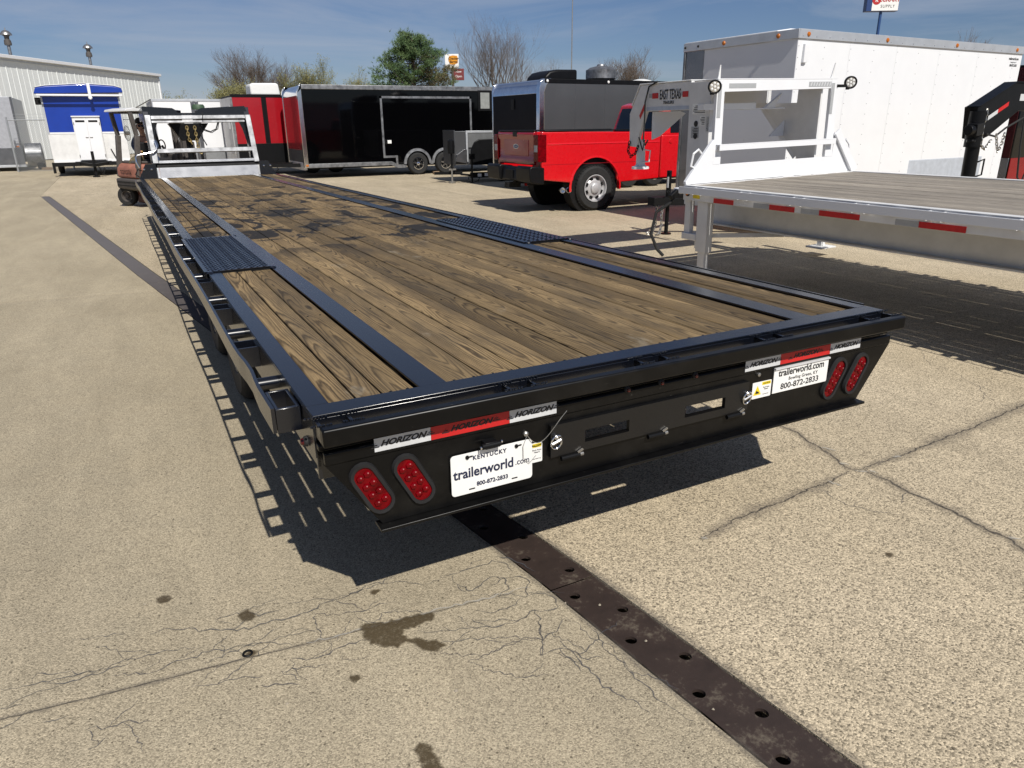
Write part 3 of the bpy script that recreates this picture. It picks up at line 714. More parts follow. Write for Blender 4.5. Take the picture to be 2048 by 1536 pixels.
m = MB(); m.prism([(.0, D-.012), (.27, D-.10), (.0, .72)], 'x', -HW-.003, -HW+.001); m.build('side_skirt', BLK, T)
m = MB(); m.prism([(.0, D-.012), (.27, D-.10), (.0, .72)], 'x', HW-.001, HW+.003); m.build('side_skirt', BLK, T)
# folded ramp door on the panel
m = MB(); y1, y0 = YP-.0005, YP-.016
for p in ([(-.487, .69), (.395, .69), (.395, .648), (-.487, .648)], [(-.487, .604), (.395, .604), (.395, .575), (-.487, .575)], [(-.487, .6479), (-.352, .6479), (-.352, .6041), (-.487, .6041)], [(-.168, .6479), (.083, .6479), (.083, .6041), (-.168, .6041)], [(.277, .6479), (.395, .6479), (.395, .6041), (.277, .6041)]):
    m.prism(p, 'y', y0, y1)
rd = m.build('ramp_door', TREADB, T, 0, smooth=0)
for x in (-.404, -.041, .333):
    m = MB(); m.cyl((x-.045, YP-.02, .566), (x+.028, YP-.02, .566), .0085, n=12); h = m.build('hinge', BLK2, T)
    m = MB(); m.cyl((x+.029, YP-.02, .566), (x+.042, YP-.02, .566), .007, n=10); m.bar((x+.02, YP-.022, .575), (x+.04, YP-.022, .584), .006, .006); m.build('hinge_pin', STEEL, h)
for x, zc in ((-.470, .632), (.382, .628)):
    m = MB(); m.tube([(x+.024*math.cos(t)*.85, YP-.024-.006*math.sin(t), zc+.026*math.sin(t)) for t in [2*PI*i/18 for i in range(18)]], .0028, 6, closed=True)
    m.cyl((x-.018, YP-.026, zc-.004), (x+.014, YP-.028, zc+.008), .006, n=10); m.lathe([(.009, 0), (.009, .012), (.004, .016)], (x, YP-.016, zc+.018), (0, -1, 0), 10)
    m.build('linch_pin', CHROME, T)
m = MB(); P0 = Vector((-.575, YP-.008, .676)); pts = []
for i in range(15):
    t = i/14; pts.append((-.575+.15*t-.02*math.sin(t*PI), YP-.014-.012*math.sin(t*PI), .675-.040*math.sin(t*2*PI*.62)+.03*t))
m.tube(pts, .0013, 5); m.build('lanyard', STEEL, T)
m = MB(); m.tube([(-.575, YP-.01, .672), (-.592, YP-.016, .64), (-.592, YP-.018, .60), (-.570, YP-.018, .578), (-.545, YP-.018, .60)], .0011, 5); m.build('lanyard', STEEL, T)
MB().lathe([(.009, 0), (.009, .008), (.004, .012)], (-.575, YP, .678), (0, -1, 0), 10).build('bolt', STEEL, T); MB().lathe([(.008, 0), (.008, .008), (.003, .01)], (.452, YP, .705), (0, -1, 0), 10).build('bolt', STEEL, T)
# tail lamps
GLINTM = plain('led_sparkle', (.65, .25, .25), .15, .6, .1, 0)  # pale dots that paint sun glints onto the lamp cells
BEZ = plain('lamp_rubber', (.016, .016, .017), .6, 0, .2, .05, 20, spec=.3)
for x, zc, a in ((-1.093, .614, .48), (-.963, .612, .48), (.889, .613, -.50), (1.023, .612, -.52)):
    m = MB(); o1 = stadium(x, zc, .044, .052, -a); o2 = stadium(x, zc, .030, .052, -a); n = len(o1)
    vs = [(p[0], YP-.001, p[1]) for p in o1] + [(p[0], YP-.013, p[1]) for p in stadium(x, zc, .040, .052, -a)] + [(p[0], YP-.012, p[1]) for p in o2] + [(p[0], YP-.004, p[1]) for p in o2]
    m.add(vs, [(k*n+j, k*n+(j+1) % n, (k+1)*n+(j+1) % n, (k+1)*n+j) for k in range(3) for j in range(n)])
    lm = m.build('tail_lamp', BEZ, T, smooth=50)
    MB().prism(o2, 'y', YP-.006, YP-.002).build('lens', REDL, lm, smooth=0)
    m = MB(); c, s_ = math.cos(a), math.sin(a)
    for q in range(4):
        for r_ in (-1, 1):
            lx, lz = r_*.0125, -.051+.034*q
            px, pz = x + lx*c - lz*s_, zc + lx*s_ + lz*c
            m.lathe([(.0135, 0), (.011, .004), (.004, .0065)], (px, YP-.006, pz), (0, -1, 0), 6)
    m.build('reflector_cell', REDL, lm, smooth=0)
    for q in range(4):
        for r_ in (-1, 1):
            lx, lz = r_*.0125+.003, -.051+.034*q+.004; px, pz = x + lx*c - lz*s_, zc + lx*s_ + lz*c
            MB().lathe([(.0028, 0), (.002, .0015), (.0006, .002)], (px, YP-.0118, pz), (0, -1, 0), 6).build('led', GLINTM, lm)
for x in (-.174, -.028, .128):
    m = MB(); m.lathe([(.0125, 0), (.012, .006), (.006, .010)], (x, YP-.003, .757), (0, -1, 0), 12); k = m.build('marker_lamp', RUB, T)
    MB().lathe([(.0075, .010), (.006, .013), (.002, .014)], (x, YP-.003, .757), (0, -1, 0), 10).build('lens', REDM, k)
m = MB(); m.lathe([(.017, 0), (.016, .008), (.009, .014)], (-HW-.003, .105, .735), (-1, 0, 0), 14); k = m.build('marker_lamp', RUB, T); MB().lathe([(.012, .012), (.009, .02), (.002, .022)], (-HW-.003, .105, .735), (-1, 0, 0), 12).build('lens', REDM, k)
# reflective tape with HORIZON print
for (xa, xb) in ((-1.077, -.459), (.377, 1.026)):
    f1, f2 = xa+(xb-xa)*.285, xa+(xb-xa)*.718
    for q, (a, b, mt) in enumerate(((xa, f1-.0005, SILF), (f1+.0005, f2-.0005, REDF), (f2+.0005, xb, SILF))):
        z0, z1 = .727, .769
        st = MB().box(a, b, YP-.0042, YP-.0032, z0, z1).build('reflective_tape', mt, T, smooth=0)
        text('lettering', 'HORIZON', .0245, INK, st, ((a+b)/2, YP-.0046, (z0+z1)/2+.002), shear=.42, xs=1.22, bold=.0010)
        m = MB(); xc = (a+b)/2
        for sg in (-1, 1):
            for j in range(3):
                m.prism([(xc+sg*(.074+.006*j), z0+.016+.006*j+(.004 if sg > 0 else -.003)), (xc+sg*(.099-.006*j), z0+.016+.006*j+(.004 if sg > 0 else -.003)), (xc+sg*(.099-.006*j)+.002, z0+.019+.006*j+(.004 if sg > 0 else -.003)), (xc+sg*(.074+.006*j)+.002, z0+.019+.006*j+(.004 if sg > 0 else -.003))], 'y', YP-.0049, YP-.0043)
        m.build('lettering', INK, st, smooth=0)
# licence plate
px0, px1, pz0, pz1 = -.845, -.556, .520, .660
yp = YP-.012
pl = MB().prism(rrect(px0, px1, pz0, pz1, .012), 'y', yp, yp+.003).build('licence_plate', GLOW, T, .0008, smooth=0)
cx = (px0+px1)/2
text('lettering', 'KENTUCKY', .0195, INKB, pl, (cx-.010, yp-.0006, .6395), spacing=1.25, bold=.0007)
text('lettering', 'trailerworld', .047, INKB, pl, (cx-.031, yp-.0006, .592), bold=.0011, xs=.93)
text('lettering', '.com', .030, INKB, pl, (cx+.1075, yp-.0006, .589), bold=.0002, xs=.9)
text('lettering', '800-872-2833', .0200, INKB, pl, (cx-.002, yp-.0006, .547), bold=.0006)
m = MB()
for x, z in ((cx-.075, .5345), (cx+.078, .5345)): m.prism(rrect(x-.011, x+.011, z-.0022, z+.0022, .002), 'y', yp-.0007, yp-.0001)
m.build('plate_slot', INK, pl, smooth=0)
for x in (cx-.088, cx+.086):
    m = MB(); m.lathe([(.007, 0), (.006, .004), (.002, .005)], (x, yp, .6465), (0, -1, 0), 10); m.bar((x+.004, yp-.002, .6475), (x+.018, yp-.002, .6485), .003, .003); m.build('plate_bolt', BLK2, pl)
m = MB(); m.box(cx-.012-.022, cx-.012+.022, YP-.035, YP-.001, .668, .69); m.cyl((cx-.045, YP-.03, .679), (cx+.02, YP-.03, .679), .010, n=12); k = m.build('plate_lamp', BLK2, T, .002)
MB().cyl((cx+.021, YP-.03, .684), (cx+.026, YP-.03, .684), .006, n=10).cyl((cx-.051, YP-.03, .676), (cx-.046, YP-.03, .676), .006, n=10).build('lamp_screw', CHROME, k)
# dealer sign on the right of the panel
sg = MB().box(.535, .842, YP-.005, YP-.0008, .610, .709).build('dealer_sign', GLOW, T, .0006, smooth=0)
MB().box(.535, .842, YP-.012, YP-.0008, .7092, .716).build('sign_top_edge', SILF, T)
cx = .688
text('lettering', 'trailerworld.com', .0405, INK, sg, (cx, YP-.0056, .690), bold=.0008, xs=.93)
text('lettering', 'Bowling Green, KY', .0195, INK, sg, (cx+.012, YP-.0056, .6605), bold=.0001, xs=1.0, spacing=1.08)
text('lettering', '800-872-2833', .034, INK, sg, (cx-.003, YP-.0056, .632), bold=.0004, xs=1.13)
# caution stickers
for x0, x1, z0, z1, tri in ((-.553, -.512, .566, .636, False), (.428, .528, .605, .672, True)):
    st = MB().prism(rrect(x0, x1, z0, z1, .004), 'y', YP-.0018, YP-.0006).build('caution_sticker', GLOW, T, smooth=0)
    xa = x0+(x1-x0)*(.5 if tri else .08)
    MB().prism(rrect(xa, x1-.004, z1-.016, z1-.003, .002), 'y', YP-.0024, YP-.0019).build('sticker_header', YEL, st, smooth=0)
    text('lettering', 'CAUTION', .008, INK, st, ((xa+x1-.004)/2, YP-.0028, z1-.0095))
    text('lettering', 'Pinch Point\nHazard', .0075, INK, st, ((xa+x1-.004)/2, YP-.0022, z1-.030))
    text('lettering', 'Keep Hands Away', .0042, INK, st, ((xa+x1-.004)/2, YP-.0022, z0+.013))
    if tri:
        c = (x0+.027, z0+.028)
        MB().prism([(c[0]-.021, c[1]-.014), (c[0]+.021, c[1]-.014), (c[0], c[1]+.024)], 'y', YP-.0024, YP-.0019).build('warning_triangle', YEL, st, smooth=0)
        MB().prism([(c[0]-.011, c[1]-.008), (c[0]+.011, c[1]-.008), (c[0]+.006, c[1]-.001), (c[0], c[1]+.001), (c[0]-.004, c[1]+.006)], 'y', YP-.0029, YP-.0025).build('warning_mark', INK, st, smooth=0)
# chassis under the deck
for x in (-.46, .46):
    m = MB(); m.box(x-.006, x+.006, .35, LEN+.3, .36, D-.16); m.box(x-.075, x+.075, .35, LEN+.3, .35, .36); m.box(x-.075, x+.075, .35, LEN+.3, D-.16, D-.151); m.build('main_beam', UNDER, T)
y = .36
while y < LEN:
    MB().box(-HW+.02, HW-.02, y-.018, y+.018, D-.125, D-.051).build('crossmember', UNDER, T); y += .405
for y in (2.72, 3.82):
    MB().cyl((-1.05, y, .40), (1.05, y, .40), .06, n=12).build('axle', UNDER, T)
    for s in (-1, 1):
        wheel(T, (s*1.045, y, .392), (s, 0, 0), .385, .21, .205, RUB, GREYP, 'dish', treads=False)
        wheel(T, (s*.80, y, .392), (s, 0, 0), .385, .21, .205, RUB, GREYP, 'dish', treads=False)
        MB().box(*sorted((s*.62, s*.72)), y-.45, y+.45, .34, .44).build('leaf_spring', UNDER, T)
# headboard, leaning forward
LN = .25; HY = LEN+.0; HZ = .85
def hp(x, z, o=0.): return (x, HY+LN*(z-HZ)+o, z)
zof = .085                                                   # local z = world z + rise of the tilted root here
def hbar(name, x0, z0, x1, z1, h, mat, dpt=.06, o=0.):
    m = MB(); p0, p1 = Vector(hp(x0, z0, o)), Vector(hp(x1, z1, o)); upv = Vector((0, LN, 1)).normalized() if abs(x1-x0) > abs(z1-z0) else (1, 0, 0)
    d = (p1-p0).normalized(); nrm = Vector((0, 1, -LN)).normalized(); u = nrm.cross(d)
    vs = [p + u*a*h/2 + nrm*b*dpt/2 for p in (p0, p1) for a, b in ((-1, -1), (1, -1), (1, 1), (-1, 1))]
    m.add(vs, [(0, 1, 2, 3), (7, 6, 5, 4), (0, 4, 5, 1), (1, 5, 6, 2), (2, 6, 7, 3), (3, 7, 4, 0)])
    return m.build(name, mat, T, .004)
Z = zof
hbar('headboard_post', -.912, 1.02+Z, -.915, 1.868+Z, .095, ALU); hbar('headboard_post', .895, 1.00+Z, .86, 1.868+Z, .095, ALU)
hbar('headboard_top_bar', -.862, 1.825+Z, .81, 1.835+Z, .066, ALU, .05); hbar('headboard_light_bar', -.862, 1.753+Z, .79, 1.758+Z, .040, ALU, .03, -.01)
hbar('headboard_middle_bar', -.86, 1.236+Z, .845, 1.24+Z, .074, ALU); hbar('headboard_tread_bar', -.862, 1.042+Z, .855, 1.042+Z, .052, TREADC, .05)
hbar('headboard_dark_gap', -.90, .981+Z, .93, .981+Z, .07, UNDER, .03, .03)
m = MB(); nrm = .0
m.add([hp(-.875, .762+Z, -.012), hp(.89, .762+Z, -.012), hp(.905, .945+Z, -.012), hp(-.868, .945+Z, -.012), hp(-.875, .762+Z), hp(.89, .762+Z), hp(.905, .945+Z), hp(-.868, .945+Z)], [(0, 1, 2, 3), (7, 6, 5, 4), (0, 4, 5, 1), (1, 5, 6, 2), (2, 6, 7, 3), (3, 7, 4, 0)])
m.build('headboard_tread_panel', TREADC, T, smooth=0)
for x0, x1 in ((-.912, -.876), (.891, .925)):
    m = MB(); m.add([hp(x0, .762+Z, -.02), hp(x1, .762+Z, -.02), hp(x1, .945+Z, -.02), hp(x0, .945+Z, -.02), hp(x0, .762+Z), hp(x1, .762+Z), hp(x1, .945+Z), hp(x0, .945+Z)], [(0, 1, 2, 3), (7, 6, 5, 4), (0, 4, 5, 1), (1, 5, 6, 2), (2, 6, 7, 3), (3, 7, 4, 0)])
    m.build('headboard_edge_strip', ALU, T)
for s in (-1, 1):
    m = MB(); pr = [(-1.235*-s if False else s*1.235, .757+Z), (s*.925, .757+Z), (s*.925, 1.017+Z), (s*1.10, 1.017+Z)]
    a = [(x, HY-.006, z) for x, z in pr]; b = [(x, HY+.006, z) for x, z in pr]
    m.add(a+b, [(0, 1, 2, 3), (7, 6, 5, 4)] + [(i, (i+1) % 4, 4+(i+1) % 4, 4+i) for i in range(4)])
    gp = m.build('gusset_plate', BLK, T)
    m = MB()
    for x in (s*1.005, s*1.13): m.lathe([(.018, 0), (.018, .02), (.008, .03)], (x, HY-.006, .925+Z), (0, -1, 0), 8)
    m.build('gusset_bolt', CHROME, gp)
    m = MB(); m.tube([hp(s*1.225, .79+Z, -.0), hp(s*1.285, .84+Z, -.02), hp(s*1.235, .93+Z, -.03), hp(s*1.165, .90+Z, -.0)], .010, 6); m.build('step_loop', BLK2, T)
m = MB(); m.tube([hp(-1.20, .955+Z, -.05), hp(-1.235, 1.05+Z, -.08), hp(-1.235, 1.13+Z, -.08), hp(-1.20, 1.175+Z, -.08), hp(-1.05, 1.205+Z, -.08), hp(-.93, 1.222+Z, -.08), hp(-.865, 1.27+Z, -.08), hp(-.855, 1.33+Z, -.08), hp(-.875, 1.42+Z, -.08)], .016, 8)
m.build('grab_rail', CHROME, T)
# gooseneck
m = MB()
arc = lambda x, zc, k: [(x+.34*math.cos(t)*k, zc-.2+.2*math.sin(t)) for t in [PI/2*i/6 for i in range(7)]]
top = [(-.975, 2.03+Z), (-.46, 2.0+Z), (-.41, 1.97+Z), (-.375, 1.915+Z), (-.05, 1.915+Z), (-.01, 1.97+Z), (.05, 2.0+Z), (.85, 2.04+Z), (.90, 1.875+Z), (-.965, 1.872+Z)]
m.prism(top, 'y', HY+.43, HY+.45); m.build('neck_front_plate', BLK, T)
for s in (-1, 1):
    m = MB(); xo = s*.93 if s < 0 else .87
    side = [(HY+.05, .55+Z), (HY+.30, .55+Z), (HY+.42, 1.2+Z), (HY+.58, 1.55+Z), (HY+.86, 1.74+Z), (HY+1.3, 1.78+Z), (HY+2.3, 1.78+Z), (HY+2.3, 2.0+Z), (HY+.45, 2.02+Z), (HY+.30, 1.4+Z)]
    m.prism(side, 'x', xo-.05, xo+.05); m.build('neck_riser', BLK, T, .006)
    m = MB(); m.box(*sorted((xo, xo-s*.30)), HY+.451, HY+.60, 1.88+Z, 1.99+Z); m.bar((xo-s*.05, HY+.6, 1.9+Z), (xo-s*.70, HY+2.3, 1.9+Z), .14, .22); m.build('neck_beam', BLK, T, .006)
    m = MB(); m.prism([(xo+.02, 1.86+Z), (xo-s*.22, 1.86+Z), (xo-s*.12, 1.62+Z), (xo-s*.05, 1.3+Z), (xo+.02, .9+Z)], 'y', HY+.36, HY+.375); m.build('neck_gusset', BLK, T)
m = MB(); m.prism([(-.46, 1.75+Z), (.34, 1.75+Z), (.09, 1.40+Z), (-.23, 1.40+Z)], 'y', HY+2.2, HY+2.5); m.build('coupler_throat', BLK2, T, .01)
m = MB(); m.cyl((-.085, HY+2.35, 1.75+Z), (-.085, HY+2.35, 1.06+Z), .065, n=16); m.box(-.2, .03, HY+2.25, HY+2.45, .86+Z, .94+Z); m.cyl((-.085, HY+2.35, 1.06+Z), (-.085, HY+2.35, .92+Z), .085, n=16); m.build('coupler_post', BLK2, T)
for x, zb in ((-.11, 1.43), (.045, 1.24)):
    m = MB(); chain(m, [(x, HY+2.1, 1.69+Z), (x+.005, HY+2.1, 1.5+Z), (x+.01, HY+2.1, zb+Z), (x+.06, HY+2.1, zb-.1+Z)], .085, .011); m.build('safety_chain', GOLD, T)
m = MB(); m.tube([(.0, HY+.36, 1.72+Z), (.03, HY+.35, 1.62+Z), (.15, HY+.33, 1.57+Z), (.26, HY+.33, 1.62+Z), (.32, HY+.36, 1.76+Z)], .011, 6); m.tube([(.0, HY+.37, 1.70+Z), (.05, HY+.35, 1.59+Z), (.17, HY+.33, 1.55+Z), (.29, HY+.33, 1.62+Z), (.34, HY+.36, 1.78+Z)], .008, 6); m.tube([(-.02, HY+.38, 1.7+Z), (-.02, HY+.40, 1.5+Z), (.06, HY+.42, 1.32+Z)], .010, 6)
m.build('wiring_loop', RUB, T)
m = MB(); m.lathe([(.12, 0), (.12, .05), (.10, .09)], (.05, HY+.9, 1.99+Z), (0, 0, 1), 14); m.build('hose_coil', plain('green_hose', (.05, .09, .05), .6), T)
m = MB(); m.tube([(.01, HY+.02, 1.91+Z), (.02, HY-.02, 1.87+Z), (.03, HY+.32, 1.78+Z), (.05, HY+.31, 1.8+Z)], .008, 5); m.build('wire_tie', RUB, T)
for x in (-.70, .70):
    m = MB(); m.box(x-.06, x+.06, LEN-.55, LEN-.43, .25, .7); m.box(x-.045, x+.045, LEN-.54, LEN-.44, .08, .25); m.box(x-.12, x+.12, LEN-.6, LEN-.38, .06, .08); m.build('landing_leg', UNDER, T)
m = MB(); m.lathe([(.11, 0), (.11, .003)], (.52, 9.6, D-.007), (0, 0, 1), 20); m.build('deck_puddle_stain', UNDER, T)

# ================================================================== WHITE FLATBED TRAILER (right)
F = thing('flatbed_trailer', 'white gooseneck flatbed trailer with grey plank deck and white headboard', 'trailer', (5.15, 5.95, 0), (0, -.0195, 0))
FD, FW, FL = 1.02, 2.62, 9.5                                # local x 0..FW to the right, y 0..-FL towards the rear
m = MB(); m.box(.022, .035, -FL, 0, FD-.145, FD-.008); m.box(.022, .10, -FL, 0, FD-.0075, FD); m.build('side_rail', WHT2, F, .002)
m = MB(); m.box(FW-.035, FW-.022, -FL, 0, FD-.145, FD-.008); m.box(FW-.10, FW-.022, -FL, 0, FD-.0075, FD); m.build('side_rail', WHT2, F, .002)
m = MB(); m.box(-.045, -.035, -FL, 0, FD-.075, FD-.008); m.build('rub_rail', WHT, F, .002)
m = MB(); m.box(FW+.035, FW+.045, -FL, 0, FD-.075, FD-.008); m.build('rub_rail', WHT, F, .002)
for k in range(15):
    y = -.25-.62*k
    for x0, x1 in ((-.0345, .0215), (FW-.0215, FW+.0345)):
        for q_ in (-.06, .05): MB().box(x0, x1, y+q_, y+q_+.01, FD-.08, FD-.012).build('stake_pocket_plate', WHT, F)
        MB().cyl((x0, y-.31, FD-.045), (x1, y-.31, FD-.045), .02, n=10).build('pipe_spool', WHT, F)
m = MB(); m.box(.036, FW-.036, -.05, 0, FD-.145, FD-.003); m.build('front_rail', WHT2, F, .002)
n = 17; w_ = (FW-.204)/n; gp_ = [rnd.choice((.0005, .0012, .0021, .0025)) for _ in range(18)]
for i in range(n):
    x0, x1 = .102+w_*i+gp_[i], .102+w_*(i+1)-gp_[i+1]
    for a, b in ((-FL, -3.7-.6*(i % 3)), (-3.704-.6*(i % 3), -.055)):
        m = MB(); hx, hy = (x1-x0)/2, (b-a)/2
        m.prism([(-hx, -.038), (hx, -.038), (hx, -.004), (hx-.004, 0), (-hx+.004, 0), (-hx, -.004)], 'y', -hy, hy)
        o = m.build('plank', WOODG, F, smooth=0); o.location = ((x0+x1)/2, (a+b)/2, FD-.006+rnd.uniform(-.003, .003))
y = -.35
while y > -FL:
    MB().box(.037, FW-.037, y-.02, y+.02, FD-.125, FD-.049).build('crossmember', WHT2, F); y -= .41
for x in (.62, 2.0):
    m = MB(); m.box(x-.008, x+.008, -FL, .25, .575, .86); m.box(x-.08, x+.08, -FL, .25, .56, .575); m.box(x-.08, x+.08, -FL, .25, .86, .874); m.build('main_beam', WHT2, F, .002)
for x in (.05, .30): pass
# side markings on the rail
for k, (a, b) in enumerate(((-.45, -.72), (-1.165, -1.45), (-1.71, -2.1), (-2.6, -2.95))):
    z0, z1 = FD-.143, FD-.098
    MB().box(.0192, .0212, b, a, z0, z1).build('red_reflective_tape', REDF, F)
    if k: MB().box(.0192, .0212, a+.001, a+.19, z0, z1).build('silver_reflective_tape', GRYF, F)
m = MB(); m.lathe([(.032, 0), (.031, .008), (.02, .014)], (.0212, -.07, FD-.075), (-1, 0, 0), 16); k = m.build('marker_lamp', UNDER, F); MB().lathe([(.022, .014), (.016, .02), (.003, .023)], (.0212, -.07, FD-.075), (-1, 0, 0), 14).build('lens', AMB, k)
MB().box(.0195, .0212, -.25, -.15, FD-.12, FD-.085).build('yellow_decal', YEL, F)
# front landing leg
m = MB(); m.box(.06, .15, -.33, -.18, .36, FD-.146); m.box(.075, .135, -.305, -.205, .0, .36); m.build('landing_leg', WHT2, F, .004)
m = MB(); m.box(.07, .13, -.06, .02, .52, FD-.146); m.box(.05, .22, -.18, .03, .47, .535); m.box(.10, .16, -.17, -.12, .38, .47); m.build('leg_bracket', WHT2, F, .004)
m = MB(); m.box(2.64, 2.73, .36, .45, .36, FD-.1); m.box(2.65, 2.72, .37, .44, .07, .36); m.box(2.55, 2.82, .28, .53, .05, .07); m.build('landing_leg', WHT2, F, .004)
m = MB(); m.bar((.10, -.2, .52), (FW-.1, -1.7, .50), .03, .04); m.build('brace', WHT2, F)
m = MB(); m.bar((2.1, -FL, .42), (1.9, .2, .42), .04, .04); m.build('air_tank_rail', WHT2, F)
for y in (-1.2, -2.3): MB().box(1.96, 2.04, y-.05, y+.05, .42, .60).build('hanger', WHT2, F)
m = MB(); m.tube([(-.02, .10, .86), (-.16, .20, .74), (-.22, .20, .52), (-.17, .15, .36), (-.11, .12, .29)], .017, 8); m.build('breakaway_hose', RUB, F)
m = MB(); m.box(.02, .14, .04, .16, .93, .985); k = m.build('grab_block', WHT, F, .01)
m = MB(); m.bar((-.06, .1, .89), (.03, .1, .95), .05, .06); m.build('plug_socket', UNDER, F, .006)
# headboard: x positions local (world-5.15)
HBY = 0.
def hb2(name, poly, y0=-.0, y1=.04, mat=WHT, bev=.003): return MB().prism(poly, 'y', y0, y1).build(name, mat, F, bev)
SL = lambda x: -.0195*x*0
hb2('headboard_post', [(.395, 1.2), (.50, 1.2), (.492, 2.02), (.392, 2.02)])
hb2('headboard_post', [(2.075, 1.2), (2.20, 1.2), (2.15, 2.02), (2.055, 2.02)])
hb2('headboard_base', [(.05, FD+.001), (2.62, FD+.001), (2.58, FD+.03), (2.20, 1.46), (2.20, 1.199), (.395, 1.199), (.395, 1.45), (.36, 1.42), (.045, FD+.03)], -.001, .038)
hb2('headboard_top_bar', [(.4915, 1.905), (2.054, 1.925), (2.054, 2.02), (.4915, 2.02)], .002, .036)
m = MB(); m.box(.40, 2.15, .0, .36, 2.021, 2.031); m.build('headboard_top_shelf', WHT, F, .002)
m = MB(); m.box(.42, 2.16, -.062, -.002, 1.392, 1.400); m.box(.42, 2.16, -.062, -.055, 1.34, 1.3915); m.box(.42, 2.16, -.012, -.002, 1.34, 1.3915); m.build('headboard_middle_rail', WHT, F, .001)
m = MB(); m.bar((2.21, -.02, 1.47), (2.57, -.02, 1.03), .09, .03, (0, 1, 0)); m.build('gusset_flange', WHT, F, .003)
for x0, x1 in ((.405, .43), (2.06, 2.085)): MB().box(x0+.0, x1+.02, -.0035, -.0015, 1.66, 1.98).build('reflective_strip', GRYF, F)
m = MB(); m.box(.55, .92, -.0005, .0015, 1.94, 1.985); m.build('reflective_strip', GRYF, F)
o = MB(); o.box(1.70, 2.05, -.0005, .0015, 1.945, 1.995); o.build('reflective_strip', GRYF, F)
m = MB()
for k in range(8):
    x = 1.72+.042*k; m.prism([(x, 1.95), (x+.016, 1.95), (x+.030, 1.99), (x+.014, 1.99)], 'y', -.0025, -.0008)
m.build('lettering', SILF, F, smooth=0)
for x0, y0, x1, zt in ((.44, .0, .46, 2.16), (2.09, .0, 2.14, 2.19)):
    MB().prism([(x0, 2.032), (x0+.03, 2.032), (x1+.01, zt), (x1, zt)], 'y', .05, .06).build('corner_spike', WHT2, F)
for x, ax in ((.335, Vector((-.55, -.8, -.1))), (2.33, Vector((-.62, -.8, -.12)))):
    zc = 1.955 if x < 1 else 1.985; ax.normalize(); c = Vector((x, -.02, zc))
    m = MB(); m.lathe([(.03, -.06), (.065, -.02), (.068, .02), (.062, .024), (.056, .016)], c, ax, 20); k = m.build('work_lamp', UNDER, F)
    m = MB(); m.lathe([(.056, .012), (.05, .017), (.001, .018)], c, ax, 20); m.build('lens', CHROME, k)
    m = MB(); a = ax.orthogonal().normalized(); b = ax.cross(a)
    for i in range(7):
        p = c + ((a*math.cos(2*PI*i/6)+b*math.sin(2*PI*i/6))*.034 if i < 6 else Vector((0, 0, 0)))
        m.lathe([(.015, .016), (.011, .022), (.002, .024)], p, ax, 8)
    m.build('lamp_cell', GLOW, k)
    m = MB(); m.box(min(x, .40 if x < 1 else 2.14), max(x, .40 if x < 1 else 2.16), -.01, .03, zc-.05, zc-.02); m.box(x-.02, x+.02, -.0, .02, zc-.075, zc-.04); m.build('lamp_bracket', UNDER, F)
for x, s in ((.19, -1), (2.44, 1)):
    z = 1.26 if s < 0 else 1.30
    m = MB(); m.tube([(x+.02*s*-1, .02, z-.10), (x+s*.07, .02, z-.06), (x+s*.045, .02, z+.06), (x-s*.02, .02, z+.10), (x-s*.06, .02, z+.06)] if s < 0 else [(x-.03, .02, z-.07), (x+.05, .02, z-.03), (x+.05, .02, z+.02), (x-.02, .02, z+.08)], .012, 6); m.build('step_loop', WHT, F)
# gooseneck: riser, arm with lettering, nose and coupler
m = MB(); m.box(.66, .74, .38, .72, FD-.3, 2.03); m.build('neck_riser', WHT2, F, .004)
m = MB(); m.box(1.99, 2.06, .24, .34, FD-.3, 2.015); m.build('neck_riser', WHT2, F, .004)
m = MB(); m.prism([(.7205, 1.755), (1.52, 1.745), (1.56, 1.78), (1.80, 1.40), (1.66, 1.32), (1.56, 1.62), (1.51, 1.785), (1.80, 2.06)], 'x', 0, .01)
for xx in (.68, 1.86):
    sd = [(.721, 1.745), (1.44, 1.745), (1.52, 1.74), (1.65, 1.45), (1.68, 1.33), (1.83, 1.34), (1.84, 1.72), (1.63, 2.045), (.721, 2.045)]
    m = MB(); m.prism(sd, 'x', xx, xx+.05); m.build('neck_arm', WHT2, F, .006)
a = [(1.83, 1.34), (1.84, 1.72), (1.63, 2.046), (1.60, 2.04), (1.79, 1.70), (1.78, 1.34)]
m = MB(); m.prism([(1.80, 1.82), (1.645, 2.06), (.721, 2.06), (.721, 2.046), (1.638, 2.046), (1.785, 1.81)], 'x', .67, 1.92); m.build('neck_nose', WHT2, F, .004)
m = MB(); m.prism([(.74, 1.74), (1.15, 1.74), (1.24, 1.71), (.86, 1.46), (.74, 1.42)], 'y', 1.44, 1.47); m.build('coupler_throat', WHT, F, .004)
m = MB(); m.box(1.85, 1.9, .73, 1.5, 1.80, 2.0); m.build('neck_brace', WHT, F)
CX0, CY0 = .78, 1.72
m = MB(); m.cyl((CX0, CY0, 1.42), (CX0, CY0, 1.12), .048, n=18); m.cyl((CX0, CY0, 1.28), (CX0, CY0, 1.12), .056, n=18); m.lathe([(.056, 0), (.075, -.02), (.11, -.025), (.11, -.055), (.02, -.055)], (CX0, CY0, 1.12), (0, 0, 1), 20); m.build('coupler_post', WHT, F)
m = MB(); m.tube([(CX0-.01, CY0-.05, 1.15), (CX0+.0, CY0-.17, 1.16), (CX0+.0, CY0-.19, 1.29), (CX0-.01, CY0-.06, 1.30)], .009, 6); m.build('latch_handle', WHT, F)
m = MB(); chain(m, [(.66, 1.80, 1.40), (.655, 1.82, 1.28), (.66, 1.76, 1.22), (.68, 1.70, 1.26), (.69, 1.66, 1.35)], .05, .007); m.build('safety_chain', UNDER, F)
